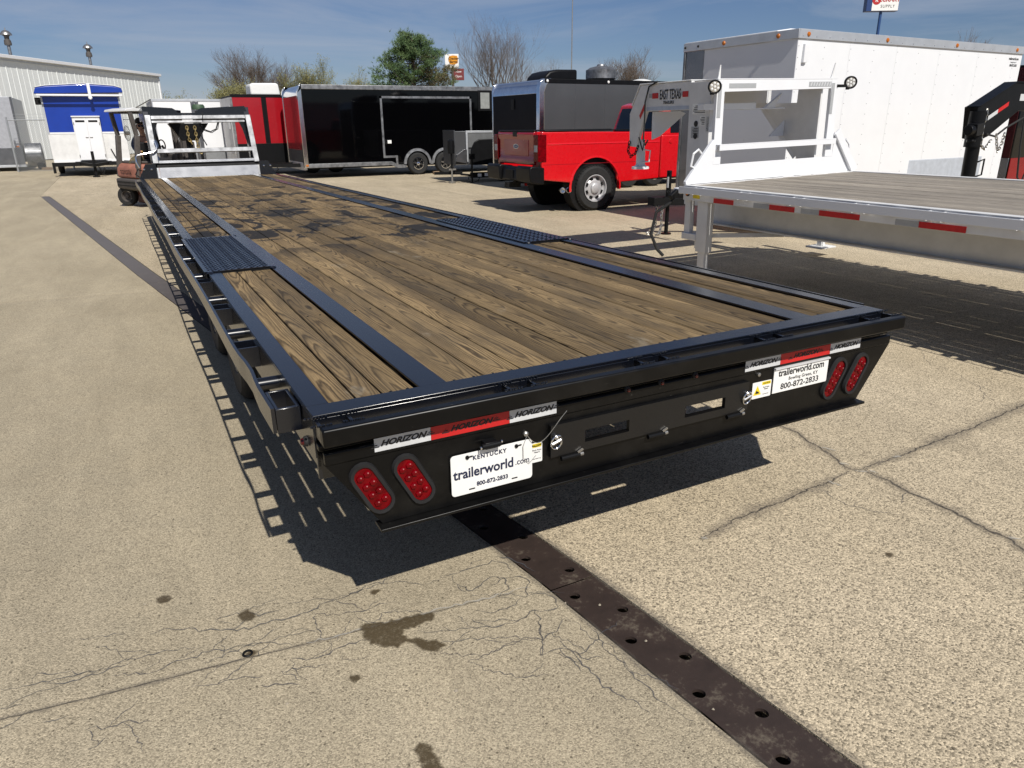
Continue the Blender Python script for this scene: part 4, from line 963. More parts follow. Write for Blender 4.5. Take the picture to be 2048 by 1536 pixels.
m = MB(); m.tube([(.665, 1.30, 2.07), (.655, 1.44, 2.02), (.652, 1.5, 1.85), (.652, 1.50, 1.6), (.65, 1.51, 1.42), (.65, 1.47, 1.36), (.65, 1.42, 1.42)], .010, 6); m.tube([(.651, 1.60, 1.45), (.65, 1.52, 1.30), (.65, 1.48, 1.42)], .008, 6); m.build('wiring_loop', RUB, F)
rx = (PI/2, 0, -PI/2)
text('lettering', 'EAST TEXAS', .150, INK, F, (.6755, 1.075, 1.917), rx, xs=.46, bold=.002)
text('lettering', 'TRAILERS', .045, INK, F, (.6755, 1.10, 1.835), rx, xs=.9, spacing=1.15, bold=.0012)
for y0, y1, z0, z1, mt in ((1.40, 1.29, 1.885, 1.945, REDF), (.86, .765, 1.885, 1.945, REDF), (.93, .862, 1.90, 1.94, GRYF), (1.46, 1.402, 1.895, 1.94, GRYF)):
    MB().box(.6765, .6795, min(y0, y1), max(y0, y1), z0, z1).build('reflective_tape', mt, F)
m = MB(); m.prism([(1.55, 1.83), (1.64, 1.70), (1.62, 1.66), (1.52, 1.80)], 'x', .6765, .6795); m.build('reflective_tape', REDF, F)
m = MB(); m.box(.6765, .6795, .73, 1.5, 1.752, 1.792); m.build('pinstripe', plain('pale_blue_stripe', (.42, .47, .56), .5), F)
for (z0, z1, y0, y1) in ((1.70, 1.80, .44, .66), (1.58, 1.68, .44, .53), (1.52, 1.67, .39, .425), (1.45, 1.57, .54, .66)):
    pn = MB().box(.6565, .6595, y0, y1, z0, z1).build('notice_panel', GLOW if z0 > 1.55 else GRYF, F)
    m = MB(); zq = z0+.012
    while zq < z1-.01: m.box(.6545, .6562, y0+.01, y1-.01-rnd.uniform(0, .04), zq, zq+.007); zq += .017
    m.build('fine_print', INK, pn, smooth=0)
for z in (1.60, 1.47): MB().lathe([(.032, 0), (.03, .002), (.02, .003)], (.6565, .59, z), (-1, 0, 0), 16).build('round_sticker', INK, F)
m = MB(); m.prism([(.05, 2.0), (.37, 2.0), (.375, 1.79), (.93, 1.79), (.74, 1.63), (.55, 1.45), (.33, 1.21), (.05, 1.0)], 'x', 1.96, 1.985); m.build('neck_side_plate', WHT2, F)
m = MB(); m.bar((1.972, .93, 1.795), (1.972, .33, 1.205), .09, .012, (1, 0, 0)); m.build('neck_plate_flange', WHT, F)
m = MB(); m.box(.50, 1.25, .30, .40, 1.735, 1.80); m.box(1.1, 1.75, .35, .42, 1.73, 1.745); m.prism([(1.45, 1.745), (1.60, 1.745), (1.70, 1.90)], 'y', .36, .40); m.build('winch_shelf', WHT, F, .004)
m = MB(); m.prism([(1.72, 1.43), (1.95, 1.60), (1.95, 1.43)], 'y', .52, .54); m.build('gusset_fin', WHT, F)

# ================================================================== RED PICKUP
K = thing('pickup_truck', 'bright red pickup truck with black rear bumper, behind the white gooseneck', 'pickup truck', (7.05, 12.20, 0))
def arch(cx, r, z0, z1n=None, n=14, a0=None):
    return [(cx+r*math.cos(t), .445+r*math.sin(t)) for t in [PI - PI*i/n for i in range(n+1)]]
WX, WF, WID = 1.27, 5.5, 1.80
for s, (ya, yb) in ((1, (0, .07)), (-1, (WID-.07, WID))):
    ar = [(x, z) for x, z in arch(WX, .565, 0) if z > .62]
    poly = [(.05, 1.50), (.02, 1.20), (.05, .80), (.09, .63), (ar[0][0]-.08, .56)] + [(ar[0][0], .60)] + ar + [(ar[-1][0], .60), (ar[-1][0]+.05, .52), (2.835, .56), (2.835, 1.465)]
    # panel with a shoulder crease: three layers
    m = MB(); m.prism(poly, 'y', ya, yb); m.build('bed_side', REDP, K, .022, segs=3)
    yo = -.009 if s > 0 else WID+.009
    ring = []
    for i in range(19):
        t = PI*(1-i/18)*1.0; t = PI*1.03-(PI*1.06)*i/18
        ring.append((WX+.57*math.cos(t), .445+.57*math.sin(t), WX+.61*math.cos(t), .445+.61*math.sin(t)))
    vs = []
    for a, b, c, d in ring: vs += [(a, yo, b), (c, ya if s > 0 else yb, d), (a, (yb if s > 0 else ya), b)]
    fs = []
    for i in range(18): o = i*3; fs += [(o, o+3, o+4, o+1), (o, o+2, o+5, o+3)]
    MB().add(vs, fs).build('wheel_arch_lip', REDP, K, smooth=60)
m = MB(); m.box(.06, 2.83, .071, WID-.071, .62, .66); m.box(2.78, 2.83, .071, WID-.071, .66, 1.44); m.build('bed_floor', UNDER, K)
for ya, yb in ((-.005, .085), (WID-.085, WID+.005)): MB().box(.10, 2.83, ya, yb, 1.4985, 1.525).build('bed_rail_cap', BLK2, K, .008)
m = MB(); m.prism([(-.02, .90), (.03, .90), (.05, 1.50), (-.02, 1.50), (-.045, 1.46), (-.03, 1.38), (-.012, 1.34), (-.012, 1.02), (-.03, .98)], 'y', .17, 1.63)
tg = m.build('tailgate', REDD, K, .012)  # same red as the bed sides, darkened in the colour for the shaded rear
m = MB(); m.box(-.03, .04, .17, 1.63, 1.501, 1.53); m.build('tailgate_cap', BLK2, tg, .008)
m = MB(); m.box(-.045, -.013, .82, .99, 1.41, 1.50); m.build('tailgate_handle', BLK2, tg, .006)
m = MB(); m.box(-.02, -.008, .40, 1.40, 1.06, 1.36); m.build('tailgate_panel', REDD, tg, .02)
# oval badge
m = MB(); ov = [(-.015, .90+.11*math.cos(t), 1.23+.045*math.sin(t)) for t in [2*PI*i/24 for i in range(24)]]
m.add([(-.024, y, z) for _, y, z in ov] + [(-.010, y, z) for _, y, z in ov], [tuple(range(24)), tuple(range(47, 23, -1))] + [(i, (i+1) % 24, 24+(i+1) % 24, 24+i) for i in range(24)]); bd = m.build('oval_badge', CHROME, tg, smooth=0)
m = MB(); m.add([(-.026, .90+(y-.90)*.88, 1.23+(z-1.23)*.84) for _, y, z in ov], [tuple(range(24))]); m.build('badge_face', plain('badge_blue', (.01, .03, .16), .3), bd, smooth=0)
text('lettering', 'Ford', .06, GLOW, bd, (-.028, .90, 1.232), rx, shear=.3)
for y0, y1, s in ((-.012, .165, 1), (1.635, WID+.012, -1)):
    m = MB(); m.prism([(y0, .96), (y1, .96), (y1, 1.45), (y0, 1.45)], 'x', -.045, .14); tl = m.build('tail_light', REDL, K, .012)
    m = MB(); m.box(-.048, -.0455, y0+.03, y1-.03, 1.14, 1.26); m.build('reverse_lens', GRYF, tl)
m = MB()
pb = [(-.20, .60), (-.02, .56), (.10, .56), (.10, .86), (-.17, .89), (-.22, .86), (-.22, .72)]
for y0, y1 in ((-.01, .55), (1.25, WID+.01)): m.prism(pb, 'y', y0, y1)
m.prism([(-.17, .60), (.08, .58), (.08, .84), (-.12, .87), (-.16, .80)], 'y', .551, 1.249); m.build('rear_bumper', BLK2, K, .02)
m = MB(); m.box(-.185, -.171, .76, 1.04, .64, .80); m.build('plate_recess', UNDER, K)
m = MB(); m.box(-.25, .05, .84, .96, .46, .56); m.build('hitch_receiver', UNDER, K)
for x in (.60, .74):
    m = MB(); m.lathe([(.052, 0), (.054, .16), (.048, .162), (.046, .02)], (x, .20, .42), (-.35, -.94, -.0), 16); m.build('exhaust_tip', CHROME, K)
wheel(K, (WX, .13, .432), (0, -1, 0), .432, .27, .262, RUB, RIM, 'steel', 44)
wheel(K, (WX, WID-.13, .432), (0, 1, 0), .432, .27, .262, RUB, RIM, 'steel', 30)
wheel(K, (WF, .13, .432), (0, -1, 0), .432, .27, .262, RUB, RIM, 'steel', 30)
wheel(K, (WF, WID-.13, .432), (0, 1, 0), .432, .27, .262, RUB, RIM, 'steel', 30)
for ya in (.08, WID-.30): MB().lathe([(.56, 0), (.56, .25), (.02, .25)], (WX, ya, .46), (0, 1, 0), 24).build('wheel_well', UNDER, K)
m = MB(); m.box(.1, 6.0, .55, .68, .50, .62); m.box(.1, 6.0, 1.12, 1.25, .50, .62); m.cyl((WX, .2, .432), (WX, 1.6, .432), .06, n=10); m.build('frame', UNDER, K)
MB().prism([(-.008, 1.27), (.002, 1.255), (.002, 1.30)], 'x', .16, 2.80).build('body_crease', REDP, K, smooth=0)
MB().box(.08, 2.8, -.003, .002, .905, .912).build('panel_seam', REDD, K)
K0 = K
K = thing_part = bpy.data.objects.new('cab', None); COL.objects.link(K); K.parent = K0; K.location = (.58, 0, 0)
# cab
cab = [(2.30, .56), (4.55, .56), (4.55, 1.40), (4.2, 1.42), (3.62, 1.98), (3.30, 2.03), (2.55, 2.03), (2.34, 1.98), (2.24, 1.42)]
def cs(name, poly, y0, y1, mat, bev=.03): return MB().prism(poly, 'y', y0, y1).build(name, mat, K, bev, segs=3)
cs('cab_lower', [(2.28, .56), (4.55, .56), (4.55, 1.405), (2.28, 1.405)], .005, WID-.005, REDP)
# greenhouse tapering inwards
y0b, y1b, y0t, y1t = .03, WID-.03, .18, WID-.18
gb = [(2.28, 1.40), (4.30, 1.40), (3.60, 2.0), (3.2, 2.045), (2.60, 2.045), (2.42, 1.99)]
vs = []
for x, z in gb:
    t = (z-1.40)/.645; vs.append((x, y0b+(y0t-y0b)*t, z))
for x, z in gb:
    t = (z-1.40)/.645; vs.append((x, y1b+(y1t-y1b)*t, z))
MB().add(vs, [tuple(range(5, -1, -1)), tuple(range(6, 12))] + [(i, (i+1) % 6, 6+(i+1) % 6, 6+i) for i in range(6)]).build('cab_roof', REDP, K, .03, segs=3)
def sidewin(name, pts, side=1):
    v = []
    for x, z in pts:
        t = (z-1.40)/.645; y = y0b+(y0t-y0b)*t; y = y-.012 if side > 0 else WID-y+.012
        v.append((x, y, z))
    v2 = [(x, y+(.01 if side > 0 else -.01), z) for x, y, z in v]; n = len(v)
    MB().add(v+v2, [tuple(range(n)), tuple(range(2*n-1, n-1, -1))]+[(i, (i+1) % n, n+(i+1) % n, n+i) for i in range(n)]).build(name, GLASS, K, .004)
for s in (1, -1):
    sidewin('rear_quarter_window', [(2.52, 1.44), (2.98, 1.44), (2.98, 1.90), (2.58, 1.90)], s)
    sidewin('side_window', [(3.20, 1.42), (4.12, 1.42), (3.60, 1.93), (3.24, 1.95)], s)
m = MB()
def rw(x): return 2.28+(x-1.40)*.237
v = [(2.288, .20, 1.47), (2.288, WID-.20, 1.47), (2.395, WID-.28, 1.93), (2.395, .28, 1.93)]
m.add(v + [(x-.02, y, z) for x, y, z in v], [(0, 1, 2, 3), (7, 6, 5, 4), (0, 4, 5, 1), (1, 5, 6, 2), (2, 6, 7, 3), (3, 7, 4, 0)]); m.build('rear_window', GLASS, K)
for x in (3.10,): MB().box(x-.004, x+.004, .002, .0048, .60, 1.40).build('door_gap', UNDER, K)
m = MB(); m.bar((3.28, -.02, 1.20), (3.44, -.02, 1.20), .04, .035); m.build('door_handle', BLK2, K, .006)
m = MB(); m.lathe([(.05, 0), (.04, .012)], (2.52, .004, 1.28), (0, -1, 0), 14); m.build('fuel_flap', REDP, K)
cs('bonnet', [(4.551, .60), (6.25, .60), (6.30, 1.10), (6.2, 1.30), (4.551, 1.395)], .04, WID-.04, REDP, .05)
m = MB(); m.box(6.26, 6.40, .02, WID-.02, .50, .80); m.build('front_bumper', CHROME, K, .03)
m = MB(); m.box(2.75, 2.95, .9, 1.1, 2.04, 2.075); m.build('high_brake_lamp', UNDER, K, .01)
m = MB(); m.bar((2.5, .01, .50), (4.5, .01, .50), .12, .05); m.build('running_board', UNDER, K)

K = K0
# ================================================================== ENCLOSED TRAILERS
def rbox(name, x0, x1, y0, y1, z0, z1, mat, par, bev=.01, segs=2): return MB().box(x0, x1, y0, y1, z0, z1).build(name, mat, par, bev, segs=segs)
# --- tall white one on the right, front (with tongue) to the left
W_ = thing('enclosed_trailer', 'tall white cargo trailer with riveted side panels, behind the white flatbed headboard', 'trailer', (8.45, 7.65, 0), (0, 0, R(3)))
EL, EWD, ZB, ZT = 5.85, 2.15, .46, 2.80
m = MB(); m.box(.012, EL, .012, EWD-.012, ZB, ZT-.01); m.build('core', WHT, W_)
pw = EL/5.25; x = 0; k = 0
while x < EL-.01:
    x2 = min(EL, x+pw); m = MB(); m.box(x+.0015, x2-.0015, 0, .0115, ZB+.02, ZT-.12); pn = m.build('side_panel', WHT, W_, .001)
    q = MB()
    for xx in (x+.025, x+pw/2):
        if xx < EL:
            z = ZB+.1
            while z < ZT-.15: q.lathe([(.0065, 0), (.005, .0025), (.002, .0035)], (xx+.003*math.sin(z*7), 0, z), (0, -1, 0), 6); z += .145
    q.build('rivet', ALU, pn, smooth=0); x = x2; k += 1
m = MB(); m.box(-.006, .0115, .0, EWD, ZB+.42, ZT-.12); m.build('front_panel', plain('white_gloss_panel', (.66, .67, .70), .3, 0, .03, .02, 1, coat=.25), W_, .002)
m = MB(); m.box(-.010, .0115, .0, EWD, ZB, ZB+.419); m.build('stone_guard', TREADC, W_, .002, smooth=0)
m = MB(); m.box(-.014, -.0065, EWD-.42, EWD-.03, ZB+.42, ZT-.125); m.build('corner_tread_plate', TREADC, W_, smooth=0)
m = MB(); m.box(-.03, -.0065, EWD-.03, EWD+.01, ZB, ZT-.12); m.build('corner_post', ALU, W_, .004)
m = MB(); m.box(-.02, EL, -.022, .0, ZT-.119, ZT); m.build('roof_trim', ALUP, W_, .004)
m = MB(); m.box(-.03, -.0065, -.022, EWD+.02, ZT-.119, ZT); fr = m.build('front_roof_trim', ALUP, W_, .004)
q = MB(); x = .06
while x < EL: q.lathe([(.008, 0), (.005, .004), (.001, .005)], (x, -.022, ZT-.09), (0, -1, 0), 6); x += .28
q.build('rivet', CHROME, W_)
m = MB(); m.prism([(-.02, ZT), (EL, ZT), (EL, ZT+.02), (1.0, ZT+.06), (.25, ZT+.05), (-.02, ZT+.012)], 'y', .35, EWD-.0); m.build('roof', WHT, W_, .004)
for x in (.17, 1.93, 3.76, 5.6):
    m = MB(); m.lathe([(.032, 0), (.026, .014), (.006, .022)], (x, -.022, ZT-.062), (0, -1, 0), 12); m.build('marker_lamp', AMB, W_)
for y in (.32, 1.32):
    m = MB(); m.lathe([(.032, 0), (.026, .014), (.006, .022)], (-.03, y, ZT-.062), (-1, 0, 0), 12); m.build('marker_lamp', AMB, W_)
for y in (EWD-.02, EWD-.3): MB().lathe([(.02, 0), (.015, .01)], (-.03, y, ZT-.06), (-1, 0, 0), 8).build('bolt_cap', UNDER, W_)
m = MB(); m.prism([(.10, ZT-.42), (.16, ZT-.42), (.19, ZT-.40), (.19, ZT-.22), (.15, ZT-.18), (.11, ZT-.18)], 'y', -.04, -.001); m.build('side_vent', WHT, W_, .006)
text('lettering', 'trailerworld.com', .058, INK, W_, (EL-.26, -.002, ZT-.20), xs=.8, bold=.0012); text('lettering', 'Bowling Green, KY', .030, INK, W_, (EL-.25, -.002, ZT-.255), xs=.8); text('lettering', '800-872-2833', .052, INK, W_, (EL-.24, -.002, ZT-.305), xs=.8, bold=.0012)
text('lettering', 'trailerworld.com', .062, INK, W_, (-.0085, EWD-.32, 1.66), rx, xs=.7); text('lettering', '800-872-2833', .055, INK, W_, (-.0085, EWD-.32, 1.57), rx, xs=.7)
m = MB(); m.box(3.0, 5.2, -.005, .04, .40, 1.02); m.build('fender', plain('fender_grey', (.42, .45, .50), .4), W_, .08, segs=3)
for x in (3.6, 4.5): wheel(W_, (x, .14, .36), (0, -1, 0), .36, .2, .19, RUB, WHT2, 'dish', treads=False); wheel(W_, (x, EWD-.14, .36), (0, 1, 0), .36, .2, .19, RUB, WHT2, 'dish', treads=False)
TY = EWD/2+.24
m = MB(); m.bar((.1, .35, .50), (-1.15, TY, .50), .06, .10); m.bar((.1, EWD-.35, .50), (-1.15, TY, .50), .06, .10); m.box(-1.3, -1.02, TY-.08, TY+.08, .45, .57); m.build('tongue', UNDER, W_, .006)
m = MB(); m.cyl((-.98, TY-.02, .95), (-.98, TY-.02, .52), .038, n=12); m.cyl((-.98, TY-.02, .52), (-.98, TY-.02, .02), .030, n=12); m.cyl((-.98, TY-.02, .02), (-.98, TY-.02, 0), .08, n=12); m.bar((-.98, TY-.02, .93), (-1.06, TY-.12, .93), .02, .02); m.bar((-1.06, TY-.12, .94), (-1.06, TY-.12, .66), .016, .016); m.bar((-1.06, TY-.12, .66), (-1.14, TY-.16, .65), .02, .02); m.build('tongue_jack', BLK2, W_)
m = MB(); m.box(-1.02, -1.0-.015, TY-.055, TY-.02, .70, .86); m.build('jack_label', GLOW, W_)
for yy_ in (-.06, .07):
    m = MB(); chain(m, [(-1.1, TY+yy_, .46), (-1.13, TY+yy_, .3), (-1.12, TY+yy_, .16), (-1.16, TY+yy_*1.2, .03), (-1.25, TY+yy_*1.6, .015)], .055, .008); m.build('safety_chain', STEEL, W_)

# --- black one with the side door, red front end
B_ = thing('enclosed_trailer', 'long gloss black enclosed trailer with silver trim and a silver framed side door', 'trailer', (5.6, 25.25, 0))
BL, BW, BB, BT = 8.6, 2.55, .38, 2.93
rbox('side_wall', .12, BL, 0, .05, BB+.1, BT-.14, BGLOSS, B_, .003); rbox('core', .10, BL-.02, .051, BW-.02, BB, BT-.06, UNDER, B_)
m = MB(); m.prism([(0, BB+.55), (.099, BB+.55), (.099, BT-.33), (0, BT-.33)], 'y', .14, BW-.14); m.build('front_wall', REDD, B_, .004)
rbox('front_lower_wall', 0, .099, .14, BW-.14, BB+.14, BB+.549, GREYP, B_, .003); rbox('front_bottom_trim', -.01, .099, .14, BW-.14, BB-.1, BB+.139, ALUP, B_, .004)
cap = [(.0, BT-.33), (.02, BT-.20), (.08, BT-.08), (.18, BT-.01), (.32, BT+.01), (.32, BT-.33)]
MB().prism(cap, 'y', .14, BW-.14).build('front_roof_cap', CHROME, B_, .004)
for y0, y1 in ((0, .139), (BW-.139, BW)):
    MB().prism([(-.015, BB-.02), (.12, BB-.02), (.12, BT+.012), (.20, BT+.012), (.06, BT-.02), (-.005, BT-.14), (-.015, BT-.25)], 'y', y0-.01, y1).build('corner_post', CHROME, B_, .02, segs=3)
rbox('roof_trim', .12, BL, -.015, .04, BT-.139, BT+.005, ALU, B_, .012); rbox('lower_trim', .12, 3.0, -.012, .05, BB-.03, BB+.099, ALU, B_, .006)
MB().prism([(3.001, BB-.03), (3.22, BB-.13), (3.55, BB-.13), (3.55, BB-.02), (3.25, BB-.02), (3.001, BB+.099)], 'y', -.012, .05).build('lower_trim', ALU, B_, .004)
m = MB()
for a in ((2.72, 2.79, BB+.22, 2.60), (6.06, 6.13, 1.0, 2.60), (2.72, 6.13, 2.53, 2.60), (2.79, 3.24, BB+.22, BB+.29), (3.17, 3.24, BB-.02, BB+.22)): m.box(a[0], a[1], -.025, -.001, a[2], a[3])
m.build('door_frame', ALU, B_)
rbox('side_door', 2.80, 6.05, -.006, -.0005, BB+.30, 2.52, BGLOSS, B_, .002); rbox('door_latch', 2.90, 3.04, -.03, -.0065, 1.07, 1.18, GLOW, B_, .006); rbox('latch_plate', 2.80, 2.9, -.02, -.0065, 1.05, 1.2, BLK2, B_, .004)
rbox('window', 6.40, 6.95, -.02, -.0005, 2.12, 2.82, BLK2, B_, .01); rbox('window_pane', 6.50, 6.86, -.024, -.0205, 2.20, 2.74, plain('hazy_glass', (.25, .26, .25), .2), B_)
rbox('marker_lamp', .03, .12, -.02, -.011, BB+.02, BB+.08, AMB, B_, .004)
for x in (3.97, 5.02):
    wheel(B_, (x, .02, .375), (0, -1, 0), .375, .22, .205, RUB, CHROME, 'spoke', 32, treads=False)
    m = MB(); ring = []
    for i in range(15):
        t = PI*1.0 - PI*i/14; ring += [(x+.43*math.cos(t), -.06, .375+.43*math.sin(t)), (x+.52*math.cos(t), -.05, .375+.52*math.sin(t)), (x+.52*math.cos(t), .05, .375+.52*math.sin(t)), (x+.43*math.cos(t), .05, .375+.43*math.sin(t))]
    fs = [(i*4+j, i*4+(j+1) % 4, i*4+4+(j+1) % 4, i*4+4+j) for i in range(14) for j in range(4)]
    m.add(ring, fs); m.build('fender', ALU, B_)
rbox('fender_bridge', 4.44, 4.56, -.05, .05, .34, .46, ALU, B_, .005); rbox('fender_bridge', 5.45, 6.6, -.05, .05, .33, .46, ALU, B_, .005)
rbox('underbody', .3, BL-.3, .2, BW-.2, .3, BB-.001, UNDER, B_)
for y in (.6, BW-.6): MB().bar((.1, y, .42), (-1.2, BW/2, .42), .08, .12).build('tongue', UNDER, B_)
m = MB(); m.lathe([(.30, 0), (.30, .05), (.15, .10), (.01, .11)], (1.9, 1.2, BT-.06), (0, 0, 1), 18); m.build('roof_vent', GLOW, B_)
# wheel chock beside the tyre
c = rbox('wheel_chock', 0, .22, -.05, .07, 0, .10, WOODB, None, .01); c.location = (10.05, 25.0, 0); c['label'] = 'small brown wood block on the concrete between the black trailer wheels'; c['category'] = 'wheel chock'

# --- small grey trailer with dark nose cover, in front of the black one
S_ = thing('cargo_trailer', 'small grey cargo trailer with tread plate mudguard, in front of the long black trailer', 'trailer', (9.05, 20.75, 0), (0, 0, R(-8)))
rbox('box', .03, 2.3, .02, 1.3, .52, 1.47, GREYP, S_, .01); rbox('front_wall', 0, .029, 0, 1.3, .5, 1.5, plain('dark_grey_panel', (.055, .058, .065), .4), S_, .004)
m = MB(); m.box(.36, 1.3, -.03, .019, 1.42, 1.48); m.box(.36, .42, -.03, .019, .50, 1.4195); m.build('silver_frame', ALUP, S_, .004)
rbox('mesh_panel', .43, 1.3, -.015, .0195, 1.0, 1.415, plain('grille_grey', (.16, .165, .17), .5, .4), S_)
MB().prism([(.48, .50), (1.4, .50), (1.4, 1.24), (.75, 1.24), (.60, 1.15), (.52, 1.0)], 'y', -.06, -.016).build('dark_cover', BLK2, S_, .02)
MB().prism([(.02, .62), (.36, .55), (.36, .95), (.30, .97), (.16, .88), (.04, .80)], 'y', -.10, -.001).build('mudguard', TREADC, S_, .004, smooth=0)
wheel(S_, (1.5, -.02, .33), (0, -1, 0), .33, .2, .18, RUB, CHROME, 'dish', treads=False)
m = MB(); m.bar((.2, -.1, .28), (-.6, .2, .28), .06, .08); m.box(.4, 1.2, -.28, -.2, .14, .30); m.bar((.4, -.24, .22), (.1, -.24, .26), .06, .06); m.build('tongue', BLK2, S_, .006)
rbox('tongue_label', .62, .74, -.285, -.281, .17, .26, GLOW, S_); rbox('tongue_label', .84, .96, -.285, -.281, .18, .27, GLOW, S_)
m = MB(); m.lathe([(.10, -.20), (.11, 0), (.10, .16), (.05, .20)], (-.14, -.15, 1.05), (0, 0, 1), 14); m.cyl((-.14, -.15, .86), (-.14, -.15, .40), .03, n=8); m.build('electric_jack', BLK2, S_)
m = MB(); m.cyl((-.14, -.15, .40), (-.14, -.15, .06), .028, n=10); m.bar((-.24, -.15, .40), (-.02, -.15, .40), .05, .05); m.cyl((-.14, -.15, .06), (-.14, -.15, .0), .10, n=10); m.build('jack_leg', STEEL, S_)
m = MB(); m.box(.36, .52, -.36, -.26, .68, .84); m.cyl((.44, -.30, .68), (.44, -.30, .02), .03, n=8); m.build('side_jack', BLK2, S_)
m = MB(); m.tube([(.35, -.28, .2), (.30, -.3, .06), (.42, -.3, .01), (.62, -.3, .05), (.68, -.28, .16)], .012, 5); m.build('cable', RUB, S_)

# --- grey one behind the pickup
G_ = thing('enclosed_trailer', 'grey enclosed trailer with black roof air conditioner, behind the red pickup', 'trailer', (9.35, 16.2, 0), (0, 0, R(2)))
GL, GW, GB, GT = 5.6, 2.5, .40, 2.67
for i in range(6):
    a = .14+(GL-.14)*i/6; b = .14+(GL-.14)*(i+1)/6; rbox('side_panel', a+.001, b-.001, 0, .04, GB, GT-.101, GREYP, G_, .001)
rbox('core', .1, GL, .041, GW-.02, GB, GT-.06, UNDER, G_); rbox('roof_trim', .14, GL, -.012, .05, GT-.10, GT, BLK2, G_, .006); rbox('front_wall', 0, .099, .14, GW-.14, GB, GT-.33, NAVY, G_, .003)
MB().prism([(.0, GT-.33), (.02, GT-.18), (.08, GT-.07), (.18, GT-.01), (.32, GT+.005), (.32, GT-.33)], 'y', .14, GW-.14).build('front_roof_cap', CHROME, G_, .004)
for y0, y1 in ((0, .139), (GW-.139, GW-.10)): MB().prism([(-.015, GB-.02), (.14, GB-.02), (.14, GT-.30), (.20, GT-.15), (.34, GT+.008), (.12, GT-.0), (.03, GT-.06), (-.01, GT-.2)], 'y', y0-.01, y1).build('corner_post', CHROME, G_, .015, segs=3)
for x in (.22, 2.05): MB().lathe([(.035, 0), (.03, .012), (.01, .018)], (x, -.012, GT-.05), (0, -1, 0), 10).build('marker_lamp', GLOW, G_)
MB().prism([(-.012, 2.0), (-.012, 2.22), (-.03, 2.24), (-.03, 2.0)], 'y', 1.2, 1.33).build('front_badge', BLK2, G_)
MB().prism([(.45, GT+.001), (1.45, GT+.001), (1.45, GT+.26), (.85, GT+.25), (.62, GT+.20), (.50, GT+.10)], 'y', .5, 1.4).build('roof_air_conditioner', BLK2, G_, .05, segs=3)
m = MB(); m.lathe([(.22, 0), (.20, .03), (.36, .05), (.40, .09), (.40, .30), (.34, .33), (.30, .36), (.12, .40), (.10, .44), (.01, .45)], (2.55, 1.0, GT), (0, 0, 1), 28); m.box(2.9, 3.06, .9, 1.1, GT+.12, GT+.28); m.build('roof_exhaust_fan', ALU, G_)
MB().lathe([(.30, 0), (.28, .08), (.1, .12)], (4.1, 1.2, GT), (0, 0, 1), 20).build('roof_vent', GLOW, G_)
for x in (2.8, 3.7): wheel(G_, (x, .06, .37), (0, -1, 0), .37, .22, .2, RUB, CHROME, 'spoke', 24, treads=False)
rbox('underbody', .3, GL, .2, GW-.2, .3, GB-.001, UNDER, G_)

# --- blue and white V-nose trailer far left
U_ = thing('enclosed_trailer', 'blue and white trailer with white double doors in front of the white building', 'trailer', (-2.0, 32.5, 0))
UL, UB, UT = 2.66, .50, 3.03
rbox('core', .06, UL-.06, .03, 4.5, UB, UT, WHT2, U_); rbox('lower_wall', .06, UL-.06, 0, .03, UB, 1.50, WHT2, U_, .004); rbox('upper_wall', .12, UL-.12, 0, .029, 1.56, 2.78, BLUP, U_, .004)
for x0, x1 in ((0.06, .119), (UL-.119, UL-.06)): rbox('corner_post', x0, x1, -.012, .028, 1.501, 2.78, ALUP, U_, .004)
rbox('belt_trim', .12, UL-.12, -.012, .028, 1.501, 1.559, WHT, U_, .003)
MB().prism([(-.10, 2.86), (-.02, 3.06), (.3, 3.12), (1.5, 3.20), (UL-.2, 3.14), (UL+.05, 3.07), (UL+.08, 2.92)], 'y', -.30, .02).build('awning_band', BLUP, U_, .03, segs=3)
MB().prism([(-.05, 3.073), (.3, 3.132), (1.5, 3.212), (UL-.2, 3.152), (UL+.05, 3.08), (UL+.04, 3.11), (UL-.2, 3.18), (1.5, 3.24), (.3, 3.16), (-.02, 3.10)], 'y', -.28, 4.5).build('roof', WHT2, U_, .01)
rbox('awning_rail', -.03, UL+.05, -.36, -.301, 2.79, 2.855, WHT, U_, .012); rbox('awning_post', 1.60, 1.70, -.38, -.34, 2.72, 3.22, WHT, U_, .012); MB().lathe([(.07, 0), (.05, .03)], (1.65, -.38, 2.74), (0, -1, 0), 12).build('awning_knob', WHT, U_)
rbox('side_lamp', -.12, .06, -.12, -.02, 2.50, 2.74, UNDER, U_, .02)
for k, x in enumerate((.95, 1.37)):
    d = rbox('cabinet_door', x, x+.41, -.28, -.25, .58, 2.02, WHT, U_, .006); rbox('door_vent', x+.06, x+.36, -.284, -.2805, 1.90, 1.97, UNDER, d)
    rbox('door_handle', x+(.30 if k == 0 else .02), x+(.39 if k == 0 else .11), -.30, -.281, 1.36, 1.39, STEEL, d, .004)
    for z in (.72, 1.85): rbox('door_hinge', x+(-.01 if k == 0 else .40), x+(.01 if k == 0 else .42), -.29, -.279, z-.05, z+.05, UNDER, d)
rbox('cabinet', .92, 1.81, -.249, -.001, .55, 2.08, WHT2, U_, .004); rbox('cabinet_cap', .90, 1.83, -.30, 0, 2.081, 2.12, WHT, U_, .006)
rbox('sill_trim', .08, UL-.08, -.02, -.001, UB, UB+.08, WHT, U_, .004)
m = MB(); m.box(.75, 1.95, -.3, -.02, .38, .52); m.box(.05, UL-.05, -.018, 4.4, .36, UB-.001); m.build('chassis', UNDER, U_, .006)
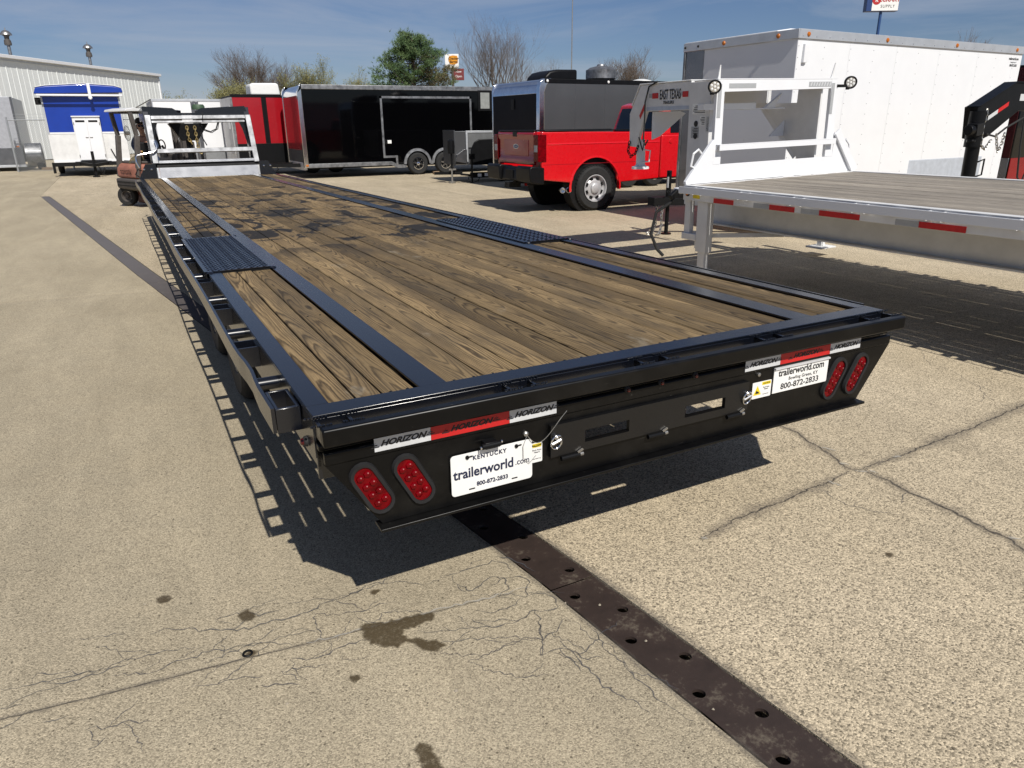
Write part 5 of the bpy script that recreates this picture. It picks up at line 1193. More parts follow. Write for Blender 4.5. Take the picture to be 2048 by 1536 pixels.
m = MB(); m.bar((.9, -.2, .45), (1.37, -1.3, .42), .09, .11); m.bar((1.85, -.2, .45), (1.37, -1.3, .42), .09, .11); m.cyl((1.37, -1.1, .9), (1.37, -1.1, .05), .05, n=10); m.cyl((1.37, -1.1, .05), (1.37, -1.1, 0), .12, n=10); m.build('tongue', UNDER, U_)
m = MB(); chain(m, [(1.5, -1.2, .40), (1.56, -1.2, .2), (1.62, -1.15, .12), (1.68, -1.0, .3)], .08, .012); m.build('safety_chain', UNDER, U_)
m = MB(); m.bar((2.0, -.02, .95), (2.15, -.05, .55), .03, .03); m.build('stay_bar', UNDER, U_)
for x in (.12, UL-.12): wheel(U_, (x, 2.6, .36), (-1 if x < 1 else 1, 0, 0), .36, .2, .2, RUB, WHT2, 'dish', treads=False)
rbox('mud_flap', -.02, .06, .05, .3, .12, .5, UNDER, U_)

# --- silver trailer cut by the left picture edge
A_ = thing('enclosed_trailer', 'silver grey trailer with tread plate skirt and shiny round mudguard at the left picture edge', 'trailer', (-6.0, 38.5, 0))
AL = 2.66
rbox('core', 0, AL-.04, .03, 5, .35, 2.98, ALUP, A_); rbox('front_panel', .02, AL-.08, 0, .029, .95, 2.96, plain('grey_panel', (.34, .35, .38), .4), A_, .004)
rbox('stone_guard', 0, AL-.02, -.02, .029, .26, .949, TREADC, A_, smooth if False else .004); rbox('corner_tread_post', AL-.079, AL, -.015, .06, .95, 2.98, TREADC, A_, .006); rbox('bottom_trim', 0, AL, -.03, .03, .16, .259, ALUP, A_, .004)
m = MB(); m.lathe([(.50, 0), (.50, .60), (.45, .62)], (AL+.02, .9, .62), (1, 0, 0), 28); m.build('mudguard', ALU, A_)
wheel(A_, (AL+.50, .9, .40), (1, 0, 0), .40, .30, .2, RUB, STEEL, 'dish', treads=False)
rbox('marker_lamp', AL-.22, AL-.10, -.03, -.021, .97, 1.03, AMB, A_, .004); rbox('wheel_block', AL+.5, AL+.9, .4, .6, 0, .1, WOODB, A_)

# --- white one behind the headboard
V_ = thing('enclosed_trailer', 'plain white enclosed trailer with a tread plate strip down its side, behind the chrome headboard', 'trailer', (1.62, 31.5, 0))
VL, VB, VT = 2.75, .42, 2.68
rbox('core', .02, VL-.02, .021, 4.6, VB, VT, WHT2, V_); rbox('side_panel', .03, 1.32, 0, .02, VB+.5, VT-.08, WHT, V_, .003); rbox('side_panel', 1.60, VL-.03, 0, .02, VB+.5, VT-.08, WHT, V_, .003)
rbox('tread_strip', 1.321, 1.455, -.006, .02, VB, VT-.08, TREADC, V_); rbox('tread_strip', 1.465, 1.599, -.006, .02, VB, VT-.08, TREADC, V_)
rbox('stone_guard', .03, 1.32, -.004, .02, VB, VB+.499, plain('grey_guard', (.30, .31, .32), .4, .5), V_); rbox('stone_guard', 1.60, VL-.03, -.004, .02, VB, VB+.499, MATS['grey_guard'], V_)
for a in ((0, .029), (VL-.029, VL)): rbox('corner_post', a[0], a[1], -.01, .03, VB, VT-.08, ALUP, V_, .003)
rbox('roof_trim', -.01, VL+.01, -.015, .03, VT-.079, VT+.01, ALUP, V_, .004)
m = MB()
for x0 in (-.42,): m.box(x0, x0+.03, 4.0, 4.03, .3, 2.5); m.box(x0, 0, 4.0, 4.03, 2.47, 2.5); m.bar((x0, 4.0, 2.48), (.0, .1, VT), .03, .03); m.bar((x0, 4.0, 2.0), (.0, .1, VT-.4), .03, .03)
m.build('ladder_rack', STEEL, V_)
for x in (.3, VL-.3): wheel(V_, (x, 2.6, .36), (0, -1, 0), .36, .2, .2, RUB, WHT2, 'dish', treads=False)
m = MB(); m.bar((.5, -.0, .42), (VL/2, -1.2, .42), .08, .1); m.bar((VL-.5, 0, .42), (VL/2, -1.2, .42), .08, .1); m.cyl((VL/2, -1, .8), (VL/2, -1, 0), .05, n=8); m.build('tongue', UNDER, V_)

# --- red and black one
H_ = thing('enclosed_trailer', 'red and black enclosed trailer with white roof air conditioner, left of the long black trailer', 'trailer', (3.98, 28.4, 0), (0, 0, R(1)))
HL, HB_, HT = 5.2, .40, 2.73
rbox('core', .04, HL, .031, 2.5, HB_, HT, UNDER, H_); rbox('roof_trim', -.02, HL, -.012, .03, HT-.08, HT+.02, BLK2, H_, .004)
for a, b, mt in ((.04, 1.02, REDD), (1.02, 1.19, BLK2), (1.19, HL, REDD)): rbox('side_panel', a+.001, b-.001, 0, .03, 1.10, HT-.081, mt, H_, .003)
rbox('lower_panel', .04, HL, 0, .03, HB_, 1.099, BLK2, H_, .003)
rbox('front_wall', -.02, .039, .06, 2.45, HB_, HT-.08, WHT2, H_, .004); rbox('front_door', -.04, -.021, .3, 1.1, .75, HT-.35, plain('pale_grey_door', (.45, .45, .46), .5), H_, .005); rbox('front_window', -.05, -.041, .42, .95, 1.6, 2.3, GLASS, H_); rbox('corner_post', -.03, .039, -.01, .059, HB_, HT-.08, ALU, H_, .004)
MB().prism([(.80, HT+.021), (1.85, HT+.021), (1.80, HT+.40), (1.70, HT+.43), (.88, HT+.42), (.80, HT+.35)], 'y', .6, 1.5).build('roof_air_conditioner', GLOW, H_, .05, segs=3)
for x in (2.6, 3.5): wheel(H_, (x, .06, .36), (0, -1, 0), .36, .2, .2, RUB, CHROME, 'dish', treads=False)

# --- dark red-fronted trailer beyond the white one's right end
Q_ = thing('enclosed_trailer', 'black enclosed trailer with red and silver tread plate skirt at the right picture edge', 'trailer', (14.95, 8.15, 0), (0, 0, R(3)))
rbox('core', 0, 5, .0, 2.4, .35, 2.55, BGLOSS, Q_, .02); rbox('front_wall', -.012, -.001, .02, 2.38, .93, 2.5, plain('dark_maroon', (.05, .006, .008), .25), Q_); rbox('red_tread_skirt', -.016, -.001, 1.1, 2.38, .40, .929, TREADR, Q_); rbox('silver_tread_skirt', -.016, -.001, .02, 1.099, .40, .929, TREADC, Q_)
rbox('side_tread_skirt', .0, 5, -.014, -.001, .40, .93, TREADR, Q_)
for x in (2.6, 3.5): wheel(Q_, (x, .05, .36), (0, -1, 0), .36, .2, .2, RUB, CHROME, 'dish', treads=False)

# --- black gooseneck arm at the right edge
N_ = thing('gooseneck_trailer', 'black gooseneck trailer with angled neck, chains and round jack post at the right picture edge', 'trailer', (9.55, 5.64, 0))
m = MB(); sd = [(-.12, 1.77), (-.06, 1.78), (.58, 2.05), (4.5, 2.05), (4.5, 1.72), (.75, 1.72), (.20, 1.42), (.06, 1.38), (-.06, 1.40)]
m.prism(sd, 'y', .0, .10); m.build('neck_arm', BLK2, N_, .006)
m = MB(); m.prism(sd, 'y', .04, .17); m.build('neck_arm', BLK2, N_, .006)
m = MB(); m.prism([(-.12, 1.775), (-.06, 1.795), (.58, 2.065), (4.5, 2.065), (4.5, 2.051), (.58, 2.051), (-.06, 1.781), (-.12, 1.771)], 'y', -.015, .15); m.build('neck_top', BLK2, N_)
m = MB(); m.cyl((-.06, .02, 1.72), (-.06, .02, 1.30), .095, n=18); m.cyl((-.04, .02, 1.32), (-.0, .02, .30), .080, n=18); m.cyl((-.02, .02, .30), (-.02, .02, .0), .07, n=18); m.build('jack_post', BLK2, N_)
m = MB(); m.bar((-.06, -.02, 1.52), (-.26, -.06, 1.50), .12, .14); m.cyl((-.26, -.06, 1.50), (-.34, -.06, 1.50), .06, n=12); m.lathe([(.05, 0), (.05, .03)], (-.20, -.04, 1.36), (0, 0, 1), 10); m.build('gearbox', BLK2, N_, .006)
m = MB(); m.tube([(.06, -.02, 1.12), (.19, -.02, 1.15), (.19, -.02, .96), (.05, -.02, .94)], .011, 6); m.build('crank_handle', BLK2, N_)
t_ = MB().prism([(.12, 1.66), (.30, 1.74), (.30, 1.69), (.12, 1.61)], 'y', -.004, -.001).build('silver_tape', SILF, N_); MB().prism([(.302, 1.742), (.50, 1.83), (.50, 1.78), (.302, 1.692)], 'y', -.004, -.001).build('red_tape', REDF, N_); MB().box(.72, .95, -.004, -.001, 1.84, 1.92).build('silver_tape', SILF, N_)
m = MB(); chain(m, [(-.02, -.06, 1.74), (-.05, -.06, 1.5), (-.03, -.07, 1.32), (.06, -.07, 1.27), (.16, -.07, 1.38)], .05, .007); m.build('safety_chain', STEEL, N_); m = MB(); chain(m, [(.28, -.05, 1.45), (.33, -.06, 1.30), (.37, -.06, 1.24), (.42, -.06, 1.32), (.46, -.05, 1.46)], .05, .007); m.build('safety_chain', STEEL, N_)
m = MB(); m.tube([(.10, -.03, 1.45), (.3, -.03, 1.42), (.5, -.03, 1.52), (.9, -.03, 1.66)], .012, 6); m.tube([(.85, -.03, 1.72), (.88, -.04, 1.3), (.95, -.05, .9), (1.06, -.05, .82), (1.15, -.04, 1.0), (1.1, -.04, 1.7)], .012, 6); m.build('air_hose', RUB, N_)

# ================================================================== FORKLIFT AND DRIVER
# local: x forward, y left; heading 25 deg from +X
L_ = thing('forklift', 'worn orange and grey forklift with white roof at the far end of the black flatbed', 'forklift', (.02, 18.85, 0), (0, 0, R(22)))
cw = [(.0, .60), (.03, .90), (.22, .96), (.55, .90), (.70, .62)]
m = MB(); m.prism([(0, .62), (.02, .86), (.10, .93), (.52, .90), (.62, .62)], 'y', -1.0, .0); m.build('counterweight', ORNG, L_, .05, segs=3)
m = MB(); m.prism([(-.03, .40), (-.035, .615), (1.0, .615), (1.0, .35), (.2, .33)], 'y', -1.02, .02); m.build('lower_counterweight', FGREY, L_, .04, segs=3)
m = MB(); m.box(-.045, -.03, -.95, -.05, .46, .48); m.box(-.045, -.03, -.95, -.05, .53, .55); m.build('bumper_groove', UNDER, L_)
m = MB(); m.box(.3, 1.25, -.98, -.02, .22, .36); m.box(.35, 1.3, -1.0, .0, .05, .22); m.build('side_skirt', ORNG, L_, .03)
m = MB(); m.prism([(.10, .935), (.52, .905), (.55, .95), (.14, .99)], 'y', -.9, -.15); m.build('hood_top', FGREY, L_, .02)
text('lettering', 'TOYOTA', .13, UNDER, L_, (-.012, -.5, .74), (PI/2, 0, -PI/2), bold=.002)
wheel(L_, (.12, -.10, .22), (-.80, -.60, 0), .215, .17, .12, RUB, FGREY, 'dish', n=24, treads=False)
wheel(L_, (.42, -.86, .22), (-.3, -.95, 0), .215, .17, .12, RUB, FGREY, 'dish', n=24, treads=False)
for y in (-1.0, .0): wheel(L_, (1.05, y, .27), (0, 1 if y > -.5 else -1, 0), .27, .2, .15, RUB, FGREY, 'dish', n=24, treads=False)
for y in (-.04, -.96): m = MB(); m.bar((.05, y, .64), (.16, y, 1.50), .08, .10); m.bar((.16, y, 1.50), (.10, y, 1.98), .07, .08); m.build('overhead_guard_post', FGREY, L_, .008)
for y in (-.05, -.95): m = MB(); m.bar((1.12, y, .6), (.92, y, 1.98), .06, .06); m.build('overhead_guard_post', FGREY, L_, .008)
m = MB(); m.prism([(-.02, 1.985), (.0, 2.03), (.18, 2.06), (.28, 2.03), (1.0, 2.04), (1.02, 1.99)], 'y', -1.02, .02); m.build('roof_sheet', WHT2, L_, .01)
m = MB()
for i in range(6): m.bar((.08, -.1-.16*i, 1.965), (.98, -.1-.16*i, 1.965), .03, .03)
m.build('roof_bar', FGREY, L_)
m = MB(); m.box(.45, .95, -.78, -.25, .93, 1.02); m.prism([(.44, 1.02), (.52, 1.02), (.46, 1.36), (.38, 1.36)], 'y', -.78, -.25); m.build('seat', DKCL, L_, .03)
m = MB()
for y in (-.72, -.62, -.40, -.30): m.box(1.25, 1.33, y-.03, y+.03, .1, 1.80)
for z in (.3, 1.0, 1.74): m.box(1.23, 1.35, -.76, -.26, z-.04, z+.04)
m.build('mast', FGREY, L_, .005)
m = MB(); m.box(1.37, 1.42, -.95, -.05, .62, .72); m.box(1.37, 1.42, -.95, -.05, .96, 1.06)
for y in (-.95, -.75, -.55, -.35, -.15): m.box(1.38, 1.415, y, y+.035, .6, 1.35)
m.build('load_backrest', FGREY, L_, .004)
m = MB()
for y in (-.75, -.25): m.box(1.42, 1.47, y-.06, y+.06, .60, 1.15); m.box(1.42, 2.5, y-.06, y+.06, .60, .64)
m.build('fork', UNDER, L_, .004)
m = MB(); m.tube([(.88, -.5+.16*math.cos(t), 1.28+.12*math.sin(t)) for t in [2*PI*i/18 for i in range(18)]], .014, 6, closed=True); m.bar((.88, -.5, 1.28), (1.05, -.5, .95), .04, .04); m.build('steering_wheel', UNDER, L_)
m = MB(); m.box(.98, 1.13, -.9, -.1, .6, 1.1); m.build('cowl', FGREY, L_, .02)
fn = MB(); c = Vector((.10, -.62, 1.55))
for i in range(10):
    a = PI*i/10; fn.tube([c+Vector((.02, .15*math.cos(a), .15*math.sin(a))), c+Vector((-.05, 0, 0)), c-Vector((-.02, .15*math.cos(a), .15*math.sin(a)))], .003, 4)
fn.tube([c+Vector((.02, .15*math.cos(t), .15*math.sin(t))) for t in [2*PI*i/20 for i in range(20)]], .006, 5, closed=True); fn.cyl(c+Vector((-.03, 0, 0)), c+Vector((.06, 0, 0)), .04, n=10)
fn.build('cooling_fan', STEEL, L_)

def skin(name, joints, edges, mat, parent=None, sub=2, root=0):
    me = bpy.data.meshes.new(name); me.from_pydata([j[:3] for j in joints], edges, []); o = bpy.data.objects.new(name, me); COL.objects.link(o)
    sk = o.modifiers.new('skin', 'SKIN'); ly = me.skin_vertices[0] if me.skin_vertices else None
    if ly is None:
        bm = bmesh.new(); bm.from_mesh(me); bm.verts.layers.skin.verify(); bm.to_mesh(me); bm.free(); ly = me.skin_vertices[0]
    for i, j in enumerate(joints):
        r = j[3]; r = r if isinstance(r, tuple) else (r, r); ly.data[i].radius = r; ly.data[i].use_root = (i == root)
    sk.use_smooth_shade = True
    s_ = o.modifiers.new('sub', 'SUBSURF'); s_.levels = sub; s_.render_levels = sub
    dg = bpy.context.evaluated_depsgraph_get(); me2 = bpy.data.meshes.new_from_object(o.evaluated_get(dg)); bpy.data.objects.remove(o)
    me2.materials.clear(); me2.materials.append(mat); me2.polygons.foreach_set('use_smooth', [True]*len(me2.polygons))
    o2 = bpy.data.objects.new(name, me2); COL.objects.link(o2)
    if parent is not None: o2.parent = parent
    return o2
# driver: seated, half turned to look back; local frame: x to the picture right, y away, z up
PR = thing('person', 'person in dark cap and jeans with yellow gloves, sitting on the forklift', 'person', (.67, 18.72, .0))
# bare body (head, neck, torso, arms, legs as one surface)
jt = [(.03, .0, 1.06, (.135, .11)), (.03, .0, 1.22, (.14, .10)), (.02, -.01, 1.38, (.155, .10)), (.01, -.02, 1.47, (.085, .07)), (.0, -.035, 1.54, .052), (-.01, -.05, 1.60, .060), (-.015, -.055, 1.68, (.078, .092)), (-.015, -.05, 1.76, (.070, .082)),
      (-.16, -.02, 1.43, .062), (-.22, .03, 1.28, .047), (-.15, -.10, 1.14, .038), (-.04, -.20, 1.17, .030),
      (.17, -.02, 1.42, .062), (.24, -.05, 1.28, .047), (.20, -.18, 1.20, .038), (.12, -.26, 1.21, .030),
      (-.07, -.02, 1.03, .10), (-.20, -.18, 1.00, .085), (-.32, -.28, .96, .068), (-.28, -.30, .72, .055), (-.25, -.28, .50, .042),
      (.12, -.02, 1.03, .10), (.16, -.22, 1.02, .085), (.17, -.38, 1.0, .068), (.17, -.36, .76, .055), (.18, -.34, .54, .042)]
ed = [(0, 1), (1, 2), (2, 3), (3, 4), (4, 5), (5, 6), (6, 7), (2, 8), (8, 9), (9, 10), (10, 11), (2, 12), (12, 13), (13, 14), (14, 15), (0, 16), (16, 17), (17, 18), (18, 19), (19, 20), (0, 21), (21, 22), (22, 23), (23, 24), (24, 25)]
body = skin('body', jt, ed, SKIN, PR)
sh = [(j[0], j[1], j[2], (tuple(v+.014 for v in j[3]) if isinstance(j[3], tuple) else j[3]+.014)) for j in jt]
skin('shirt', [sh[i] for i in (0, 1, 2, 3)], [(0, 1), (1, 2), (2, 3)], OLIVE, PR)
for ids in ((8, 9, 10), (12, 13, 14)): skin('sleeve', [(sh[2][0]*.3+sh[ids[0]][0]*.7, sh[ids[0]][1], sh[ids[0]][2]+.0, .075)]+[sh[i] for i in ids], [(0, 1), (1, 2), (2, 3)], DENIM, PR)
for ids in ((16, 17, 18, 19, 20), (21, 22, 23, 24, 25)): skin('trouser_leg', [sh[i] for i in ids], [(0, 1), (1, 2), (2, 3), (3, 4)], DENIM if ids[0] == 21 else OLIVE, PR)
m = MB(); m.lathe([(.092, 0), (.098, .03), (.092, .075), (.065, .112), (.02, .125)], (-.015, -.05, 1.745), (0, .05, 1), 20); cp = m.build('cap', DKCL, PR)
m = MB(); m.prism([(-.085, -.10), (.055, -.10), (.045, -.20), (.0, -.225), (-.03, -.225), (-.075, -.20)], 'z', 1.748, 1.760); m.build('cap_peak', DKCL, cp, .003)
m = MB(); m.lathe([(.088, 0), (.090, .06), (.085, .10)], (-.015, -.03, 1.63), (0, .1, 1), 16); m.build('hair', DKCL, PR)
m = MB()
for dx in (-.033, .033): m.lathe([(.024, 0), (.022, .008), (.01, .012)], (-.015+dx, -.137, 1.693), (0, -1, .1), 12)
m.bar((-.05, -.140, 1.70), (.02, -.140, 1.70), .006, .006); m.build('sunglasses', GLASS, PR)
m = MB(); m.lathe([(.014, 0), (.018, .03), (.006, .045)], (-.016, -.138, 1.645), (0, -.35, 1), 8); m.build('nose', SKIN, body)
m = MB(); m.bar((-.038, -.133, 1.615), (.008, -.133, 1.615), .010, .008); m.build('mouth', plain('lips', (.22, .09, .07), .5), body)
for s, wr, dr in ((-1, (-.04, -.20, 1.17), Vector((.75, -.55, .35))), (1, (.12, -.26, 1.21), Vector((-.2, -.7, .6)))):
    dr.normalize(); p = Vector(wr); sd = dr.cross(Vector((0, 0, 1))).normalized(); nn = sd.cross(dr)
    J = [(*(p-dr*.05), (.036, .036)), (*(p+dr*.02), (.036, .028)), (*(p+dr*.075), (.040, .020))]; E_ = [(0, 1), (1, 2)]
    g = skin('glove', J, E_, GLOVE, PR, 1)
    for q, (o_, ln) in enumerate(((-.030, .055), (-.010, .066), (.010, .062), (.030, .048))):
        b0 = p+dr*.07+sd*o_; skin('finger', [(*b0, .010), (*(b0+dr*ln*.5-nn*.006), .0095), (*(b0+dr*ln*.85-nn*.025), .009), (*(b0+dr*ln*.9-nn*.045), .008)], [(0, 1), (1, 2), (2, 3)], GLOVE, g, 1)
    b0 = p+dr*.015+sd*.03*s; skin('thumb', [(*b0, .012), (*(b0+dr*.03+sd*.028*s), .0115), (*(b0+dr*.06+sd*.03*s-nn*.015), .010)], [(0, 1), (1, 2)], GLOVE, g, 1)
for x, y, z in ((-.25, -.30, .46), (.18, -.37, .50)):
    MB().prism([(y+.08, z-.05), (y+.08, z+.06), (y-.02, z+.05), (y-.16, z-.01), (y-.18, z-.05)], 'x', x-.045, x+.045).build('boot', UNDER, PR, .02)

# ================================================================== WHITE METAL BUILDING
BD = thing('metal_building', 'long white ribbed metal building with a pale eave gutter behind the blue trailer', 'building', (-4.4, 50.0, 0), (0, 0, math.atan2(13.7, 8.4)))
WLEN = math.hypot(8.4, 13.7); EV = 5.5
npan = 30; L0 = -9.0; pw = (WLEN-L0)/npan
pm = None
for i in range(npan):
    if pm is None:
        m = MB(); pr = [(0, 0), (.03, -.022), (.07, -.022), (.10, 0), (pw*.5-.02, 0), (pw*.5, -.012), (pw*.5+.02, 0), (pw-.001, 0), (pw-.001, .06), (0, .06)]
        m.prism([(x, y) for x, y in pr], 'z', .05, EV-.18); pm = m.build('wall_panel', plain('white_sheet_metal', (.74, .77, .765), .5, 0, .04, .02, .6), BD, smooth=0)
        pm.location = (L0, 0, 0)
    else:
        c = pm.copy(); COL.objects.link(c); c.parent = BD; c.location = (L0+pw*i, 0, 0)
m = MB(); m.box(L0, WLEN+.1, -.22, .1, EV-.179, EV); m.build('eave_gutter', WHT, BD, .02)
m = MB(); m.box(L0, WLEN+.05, -.05, .06, EV-.30, EV-.1795); m.build('eave_shadow_board', ALUP, BD)
m = MB(); m.prism([(-.15, EV+.001), (12, EV+1.0), (24, EV+.001), (24, EV-.1), (-.15, EV-.05)], 'x', L0, WLEN+.12); m.build('roof', ALUP, BD)
m = MB(); m.prism([(.061, 0), (.061, EV-.06), (12, EV+.9), (23.9, EV-.06), (23.9, 0)], 'x', WLEN-.1, WLEN); m.build('end_wall', WHT2, BD)
m = MB(); m.box(WLEN-.1, WLEN+.05, -.06, .1, 0, EV-.31); m.build('corner_trim', WHT, BD, .01)
for (lx, ly, sc, lab) in ((2.2, 1.0, 1.0, 'grey flue pipe on the white building roof, nearer the left picture edge'), (9.6, 1.0, 1.0, 'grey flue pipe on the white building roof, above the blue trailer')):
    c = math.atan2(13.7, 8.4); wx = -4.4+lx*math.cos(c)-ly*math.sin(c); wy = 50+lx*math.sin(c)+ly*math.cos(c)
    FP = thing('flue_pipe', lab, 'flue', (wx, wy, EV-.05), (0, 0, 0), 'flues on the white building')
    MB().cyl((0, 0, -.1), (0, 0, .75), .085, n=12).build('pipe', ALU, FP)
    MB().lathe([(.17, .70), (.19, .78), (.17, .95), (.12, 1.0), (.13, 1.15), (.20, 1.2)], (0, 0, 0), (0, 0, 1), 14).build('collar', FGREY, FP)
    MB().lathe([(.30, 1.22), (.28, 1.30), (.17, 1.42), (.03, 1.48), (.02, 1.6)], (0, 0, 0), (0, 0, 1), 16).build('cowl', STEEL, FP)
LP = thing('light_pole', 'far thin area light pole with a small cross head above the white building', 'light pole', (-11, 103, 0))
MB().cyl((0, 0, 0), (0, 0, 14.0), .16, .10, n=8).build('pole', STEEL, LP); m = MB(); m.box(-1.1, 1.1, -.15, .15, 13.7, 13.9); m.lathe([(.45, 14.0), (.3, 14.4), (.05, 14.6)], (0, 0, 0), (0, 0, 1), 12); m.build('lamp_head', WHT2, LP)

# ================================================================== CHAIN LINK FENCE
FE = thing('chain_link_fence', 'grey chain link fence with steel posts between the silver and blue trailers', 'fence', (-3.6, 37.6, 0))
FLN, FH = 6.2, 2.05
for k in range(4): MB().cyl((k*2.06, 0, 0), (k*2.06, 0, FH+.12), .035, n=8).build('post', WIRE, FE)
MB().cyl((0, 0, FH), (FLN, 0, FH), .022, n=6).build('top_rail', WIRE, FE)
m = MB(); x = -FH
while x < FLN:
    a, b = max(0, x), min(FLN, x+FH)
    if b-a > .05: m.bar((a, -.01, a-x), (b, -.01, b-x), .006, .006); m.bar((a, .01, FH-(a-x)), (b, .01, FH-(b-x)), .006, .006)
    x += .085
o = m.build('mesh', WIRE, FE, smooth=0); o['kind'] = 'stuff'
for z in (2.15, 2.28):
    m = MB(); m.tube([(0, 0, z), (FLN/2, 0, z-.03), (FLN, 0, z)], .006, 4); m.build('top_wire', WIRE, FE)

# ================================================================== TREES
def bare_tree(name, label, loc, h, spread, seed, levels=5, trunk_r=.18, stems=1, up=.55, mat=TWIG, group=None, buds=0, kids=(3, 5)):
    rr = random.Random(seed); t = thing(name, label, 'tree' if h > 4 else 'bush', loc, group=group)
    ms = [MB(), MB(), MB(), []]
    def grow(p, d, ln, r, lv):
        n = 3 if lv < 2 else 2; q = p; dd = d; pts = [p]
        for i in range(n):
            dd = (dd + Vector((rr.gauss(0, .10), rr.gauss(0, .10), rr.gauss(.05*up, .06)))).normalized(); q = q+dd*ln/n; pts.append(q)
        tgt = ms[0] if lv == 0 else ms[1] if lv < 3 else ms[2]
        tgt.tube(pts, r, 7 if lv == 0 else 5 if lv < 3 else 3, taper=r*(.62 if lv < 3 else .45))
        if lv >= levels:
            if buds and rr.random() < buds: ms[3].append(q)
            return
        k = rr.randint(*kids) + (1 if lv == 0 else 0)
        for i in range(k):
            f = rr.uniform(.45, 1.) if lv else rr.uniform(.6, 1.0); b = pts[0].lerp(pts[-1], f) if i else pts[-1]
            idx = min(n, max(1, int(f*n+.5))); b = pts[idx] if i else pts[-1]
            ax = Vector((rr.gauss(0, 1), rr.gauss(0, 1), rr.gauss(0, .25))).normalized()
            nd = (dd*(.95) + ax*rr.uniform(.35, .8)*spread + Vector((0, 0, up*.5))).normalized()
            grow(b, nd, ln*rr.uniform(.62, .86), r*rr.uniform(.5, .64), lv+1)
    for s_ in range(stems):
        a = 2*PI*s_/max(1, stems)+rr.uniform(0, 1); st = Vector((math.cos(a)*.25, math.sin(a)*.25, 1)).normalized() if stems > 1 else Vector((rr.uniform(-.05, .05), 0, 1))
        grow(Vector((math.cos(a)*.2*(stems > 1), math.sin(a)*.2*(stems > 1), 0)), st, h*.30, trunk_r/(stems**.4), 0)
    allz = [v[2] for q in ms[:3] for v in q.v]; f = h/max(allz)
    for q, nm, mt in ((ms[0], 'trunk', BARK), (ms[1], 'branches', BARK), (ms[2], 'crown', mat)):
        q.v = [(x*f, y*f, z*f) for x, y, z in q.v]
        if q.v: q.build(nm, mt, t, smooth=60, recalc=False)
    if ms[3]:
        m = MB()
        for p in ms[3]:
            p = p*f
            for _ in range(2):
                c = p+Vector((rr.gauss(0, .08), rr.gauss(0, .08), rr.gauss(0, .08))); a = Vector((rr.gauss(0, 1), rr.gauss(0, 1), rr.gauss(0, 1))).normalized(); b = a.orthogonal().normalized(); s_ = rr.uniform(.03, .06)
                m.add([c-a*s_, c+b*s_*.6, c+a*s_, c-b*s_*.6], [(0, 1, 2, 3)])
        m.build('buds', BUD, t, smooth=0, recalc=False)
    return t
bare_tree('bare_tree', 'large leafless tree with many upright twigs behind the black and grey trailers', (30.6, 59, 0), 10.9, .95, 5, 7, .24, 5, .62, kids=(2, 3))
bare_tree('bare_tree', 'lower leafless tree at the right foot of the large leafless tree', (34.0, 61, 0), 8.6, .95, 17, 7, .2, 4, .6, kids=(2, 3))
bare_tree('bare_tree', 'rounded dark leafless tree between the white building and the red trailer', (12.9, 72, 0), 8.7, .9, 12, 7, .26, 3, .35, kids=(2, 4))
bare_tree('budding_bush', 'tall thin bush with yellowish buds behind the left half of the black trailer', (14.6, 62, 0), 6.9, .7, 21, 5, .12, 3, .6, TWIGG, 'budding bushes behind the black trailer', .9, (3, 5))
bare_tree('budding_bush', 'lower thin bush with yellowish buds just left of the green pine', (19.5, 64, 0), 6.3, .7, 22, 5, .12, 3, .6, TWIGG, 'budding bushes behind the black trailer', .9, (3, 5))
bare_tree('budding_bush', 'yellowish budding bush behind the white air conditioner on the red trailer', (8.8, 64, 0), 5.4, .8, 23, 5, .12, 4, .5, TWIGG, 'budding bushes behind the black trailer', 1., (3, 5))
bare_tree('budding_bush', 'small budding bush at the left foot of the dark leafless tree', (5.2, 66, 0), 4.6, .9, 24, 5, .12, 3, .4, TWIGG, 'budding bushes behind the black trailer', .8, (3, 5))
bare_tree('bare_tree', 'pale leafless tree behind the silver roof exhaust fan', (46.0, 62, 0), 8.8, 1.0, 31, 6, .2, 2, .5, kids=(3, 4))
bare_tree('bare_tree', 'tips of a distant leafless tree above the tall white trailer', (80, 50, 0), 10.6, .7, 41, 5, .22, 2, .6, kids=(3, 4))
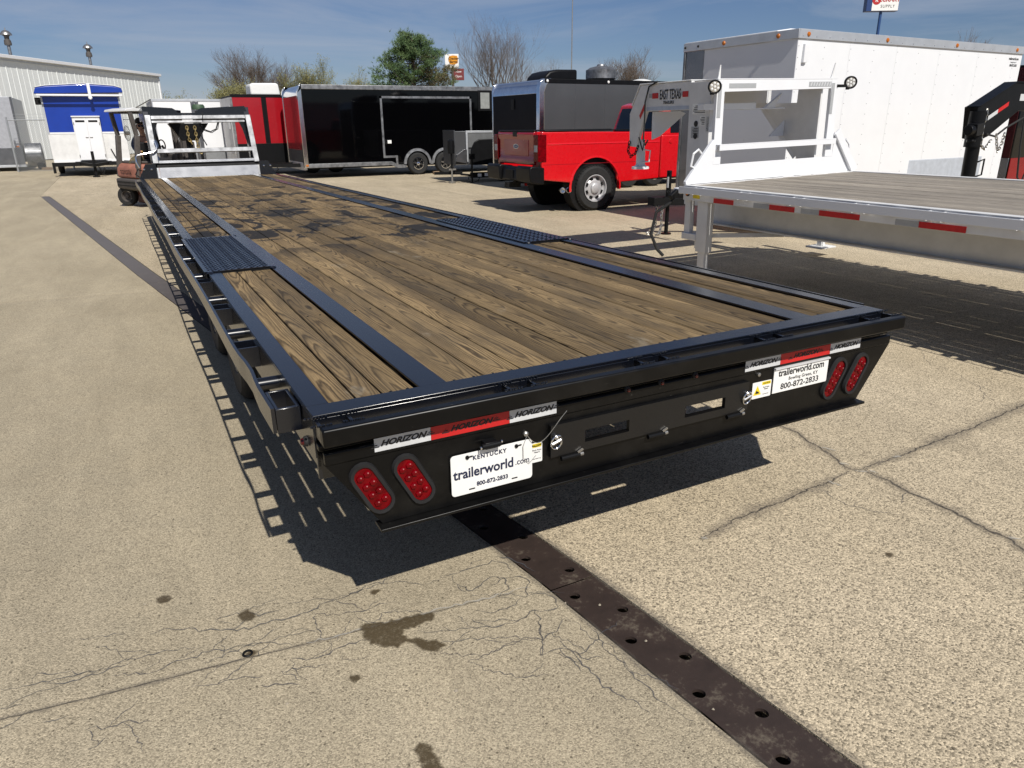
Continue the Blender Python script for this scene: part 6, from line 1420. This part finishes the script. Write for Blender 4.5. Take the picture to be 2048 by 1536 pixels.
# pine
PT = thing('pine_tree', 'bushy green pine tree with some brown branches behind the long black trailer', 'tree', (19.0, 50.0, 0))
rr = random.Random(9); m1, m2, m3, m4 = MB(), MB(), MB(), MB()
PH = 7.5
m1.tube([(0, 0, 0), (.05, 0, 3), (0, .05, 6), (0, 0, PH-.3)], .22, 8, .03); m1.build('trunk', BARK, PT)
for i in range(120):
    z = 1.6 + (PH-2.0)*(i/120)**.9; f = (z-1.2)/(PH-1.2); L = (3.7*(1-f)**.85+.25)*rr.choice((.6, .8, 1., 1.1, 1.15)); a = i*2.4+rr.uniform(-.5, .5)
    d = Vector((math.cos(a), math.sin(a), rr.uniform(.10, .5))); p0 = Vector((0, 0, z)); pts = [p0+d*L*t+Vector((0, 0, -.12*L*t*(1-t))) for t in (0, .35, .7, 1)]
    m2.tube(pts, .035, 4, .008)
    brown = d.x > .3 and f < .72 and rr.random() < .55
    for t in (.5, .72, .9, 1.0):
        if t < .6 and L < 1: continue
        b = p0+d*L*t; cl = rr.uniform(.16, .30)
        for _ in range(20):
            c = b+Vector((rr.gauss(0, cl), rr.gauss(0, cl), rr.gauss(.06, cl*.45)))
            u = (d*.5+Vector((rr.gauss(0, .4), rr.gauss(0, .4), rr.uniform(.4, 1.)))).normalized()
            for _ in range(7):
                v = (u+Vector((rr.gauss(0, .5), rr.gauss(0, .5), rr.gauss(0, .5)))).normalized(); s_ = v.orthogonal().normalized()*.017; ln = rr.uniform(.15, .28)
                (m4 if brown else m3).add([c-s_, c+s_, c+v*ln], [(0, 1, 2)])
m2.build('branches', BARK, PT); m3.build('crown', NEED, PT, smooth=0, recalc=False); m4.build('brown_needles', NEEDB, PT, smooth=0, recalc=False)

# ================================================================== SIGNS AND MAST
XE = thing('pole_sign', 'white box sign on a blue pole above the tall white cargo trailer', 'sign', (48.65, 37.1, 0), (0, 0, R(-28)))
MB().cyl((0, 0, 0), (0, 0, 8.7), .10, n=12).build('pole', plain('blue_pole', (.02, .06, .18), .4), XE)
MB().box(-1.15, 1.05, -.25, .25, 8.72, 10.2).build('sign_box', plain('blue_sign_box', (.02, .05, .16), .4), XE, .02)
fc = MB().box(-.78, 1.03, -.262, -.2505, 8.76, 10.16).build('sign_face', GLOW, XE)
text('lettering', 'ECKART', .44, REDI, XE, (.38, -.27, 9.45), bold=.012, xs=.86); text('lettering', 'SUPPLY', .26, FGREY, XE, (.30, -.27, 9.02), spacing=1.2)
MB().lathe([(.30, 0), (.30, .006)], (-.50, -.263, 9.42), (0, -1, 0), 20).build('round_emblem', REDI, XE); text('lettering', 'R', .32, GLOW, XE, (-.50, -.2735, 9.40), bold=.01)
XC = thing('pole_sign', 'small far pole sign with orange on white above a dark red panel', 'sign', (25.9, 58.9, 0), (0, 0, R(-24)))
MB().cyl((-.10, 0, 0), (-.10, 0, 6.2), .10, n=10).build('pole', FGREY, XC)
MB().box(-.70, .42, -.10, .10, 6.10, 7.12).build('sign_box', GLOW, XC, .02)
MB().prism([(-.42, 6.62), (-.36, 6.95), (-.05, 7.02), (.30, 6.98), (.36, 6.80), (.34, 6.45), (.05, 6.32), (-.28, 6.34)], 'y', -.115, -.1005).build('orange_shield', plain('orange_sign', (.62, .25, .01), .5), XC, .01)
text('lettering', 'Cracker', .26, UNDER, XC, (-.02, -.12, 6.78), shear=.3, bold=.006); text('lettering', 'Barrel', .26, UNDER, XC, (-.02, -.12, 6.53), shear=.3, bold=.006)
MB().box(-.03, .82, -.08, .08, 5.15, 6.03).build('lower_panel', plain('sign_maroon', (.16, .03, .03), .5), XC, .02)
text('lettering', 'Now', .24, GLOW, XC, (.38, -.09, 5.80)); text('lettering', 'Open', .24, GLOW, XC, (.38, -.09, 5.45))
MT = thing('mast', 'tall thin grey mast rising out of the picture behind the grey trailer', 'mast', (33.6, 53.1, 0))
MB().cyl((0, 0, 0), (0, 0, 13.5), .06, .035, n=8).build('pole', STEEL, MT)
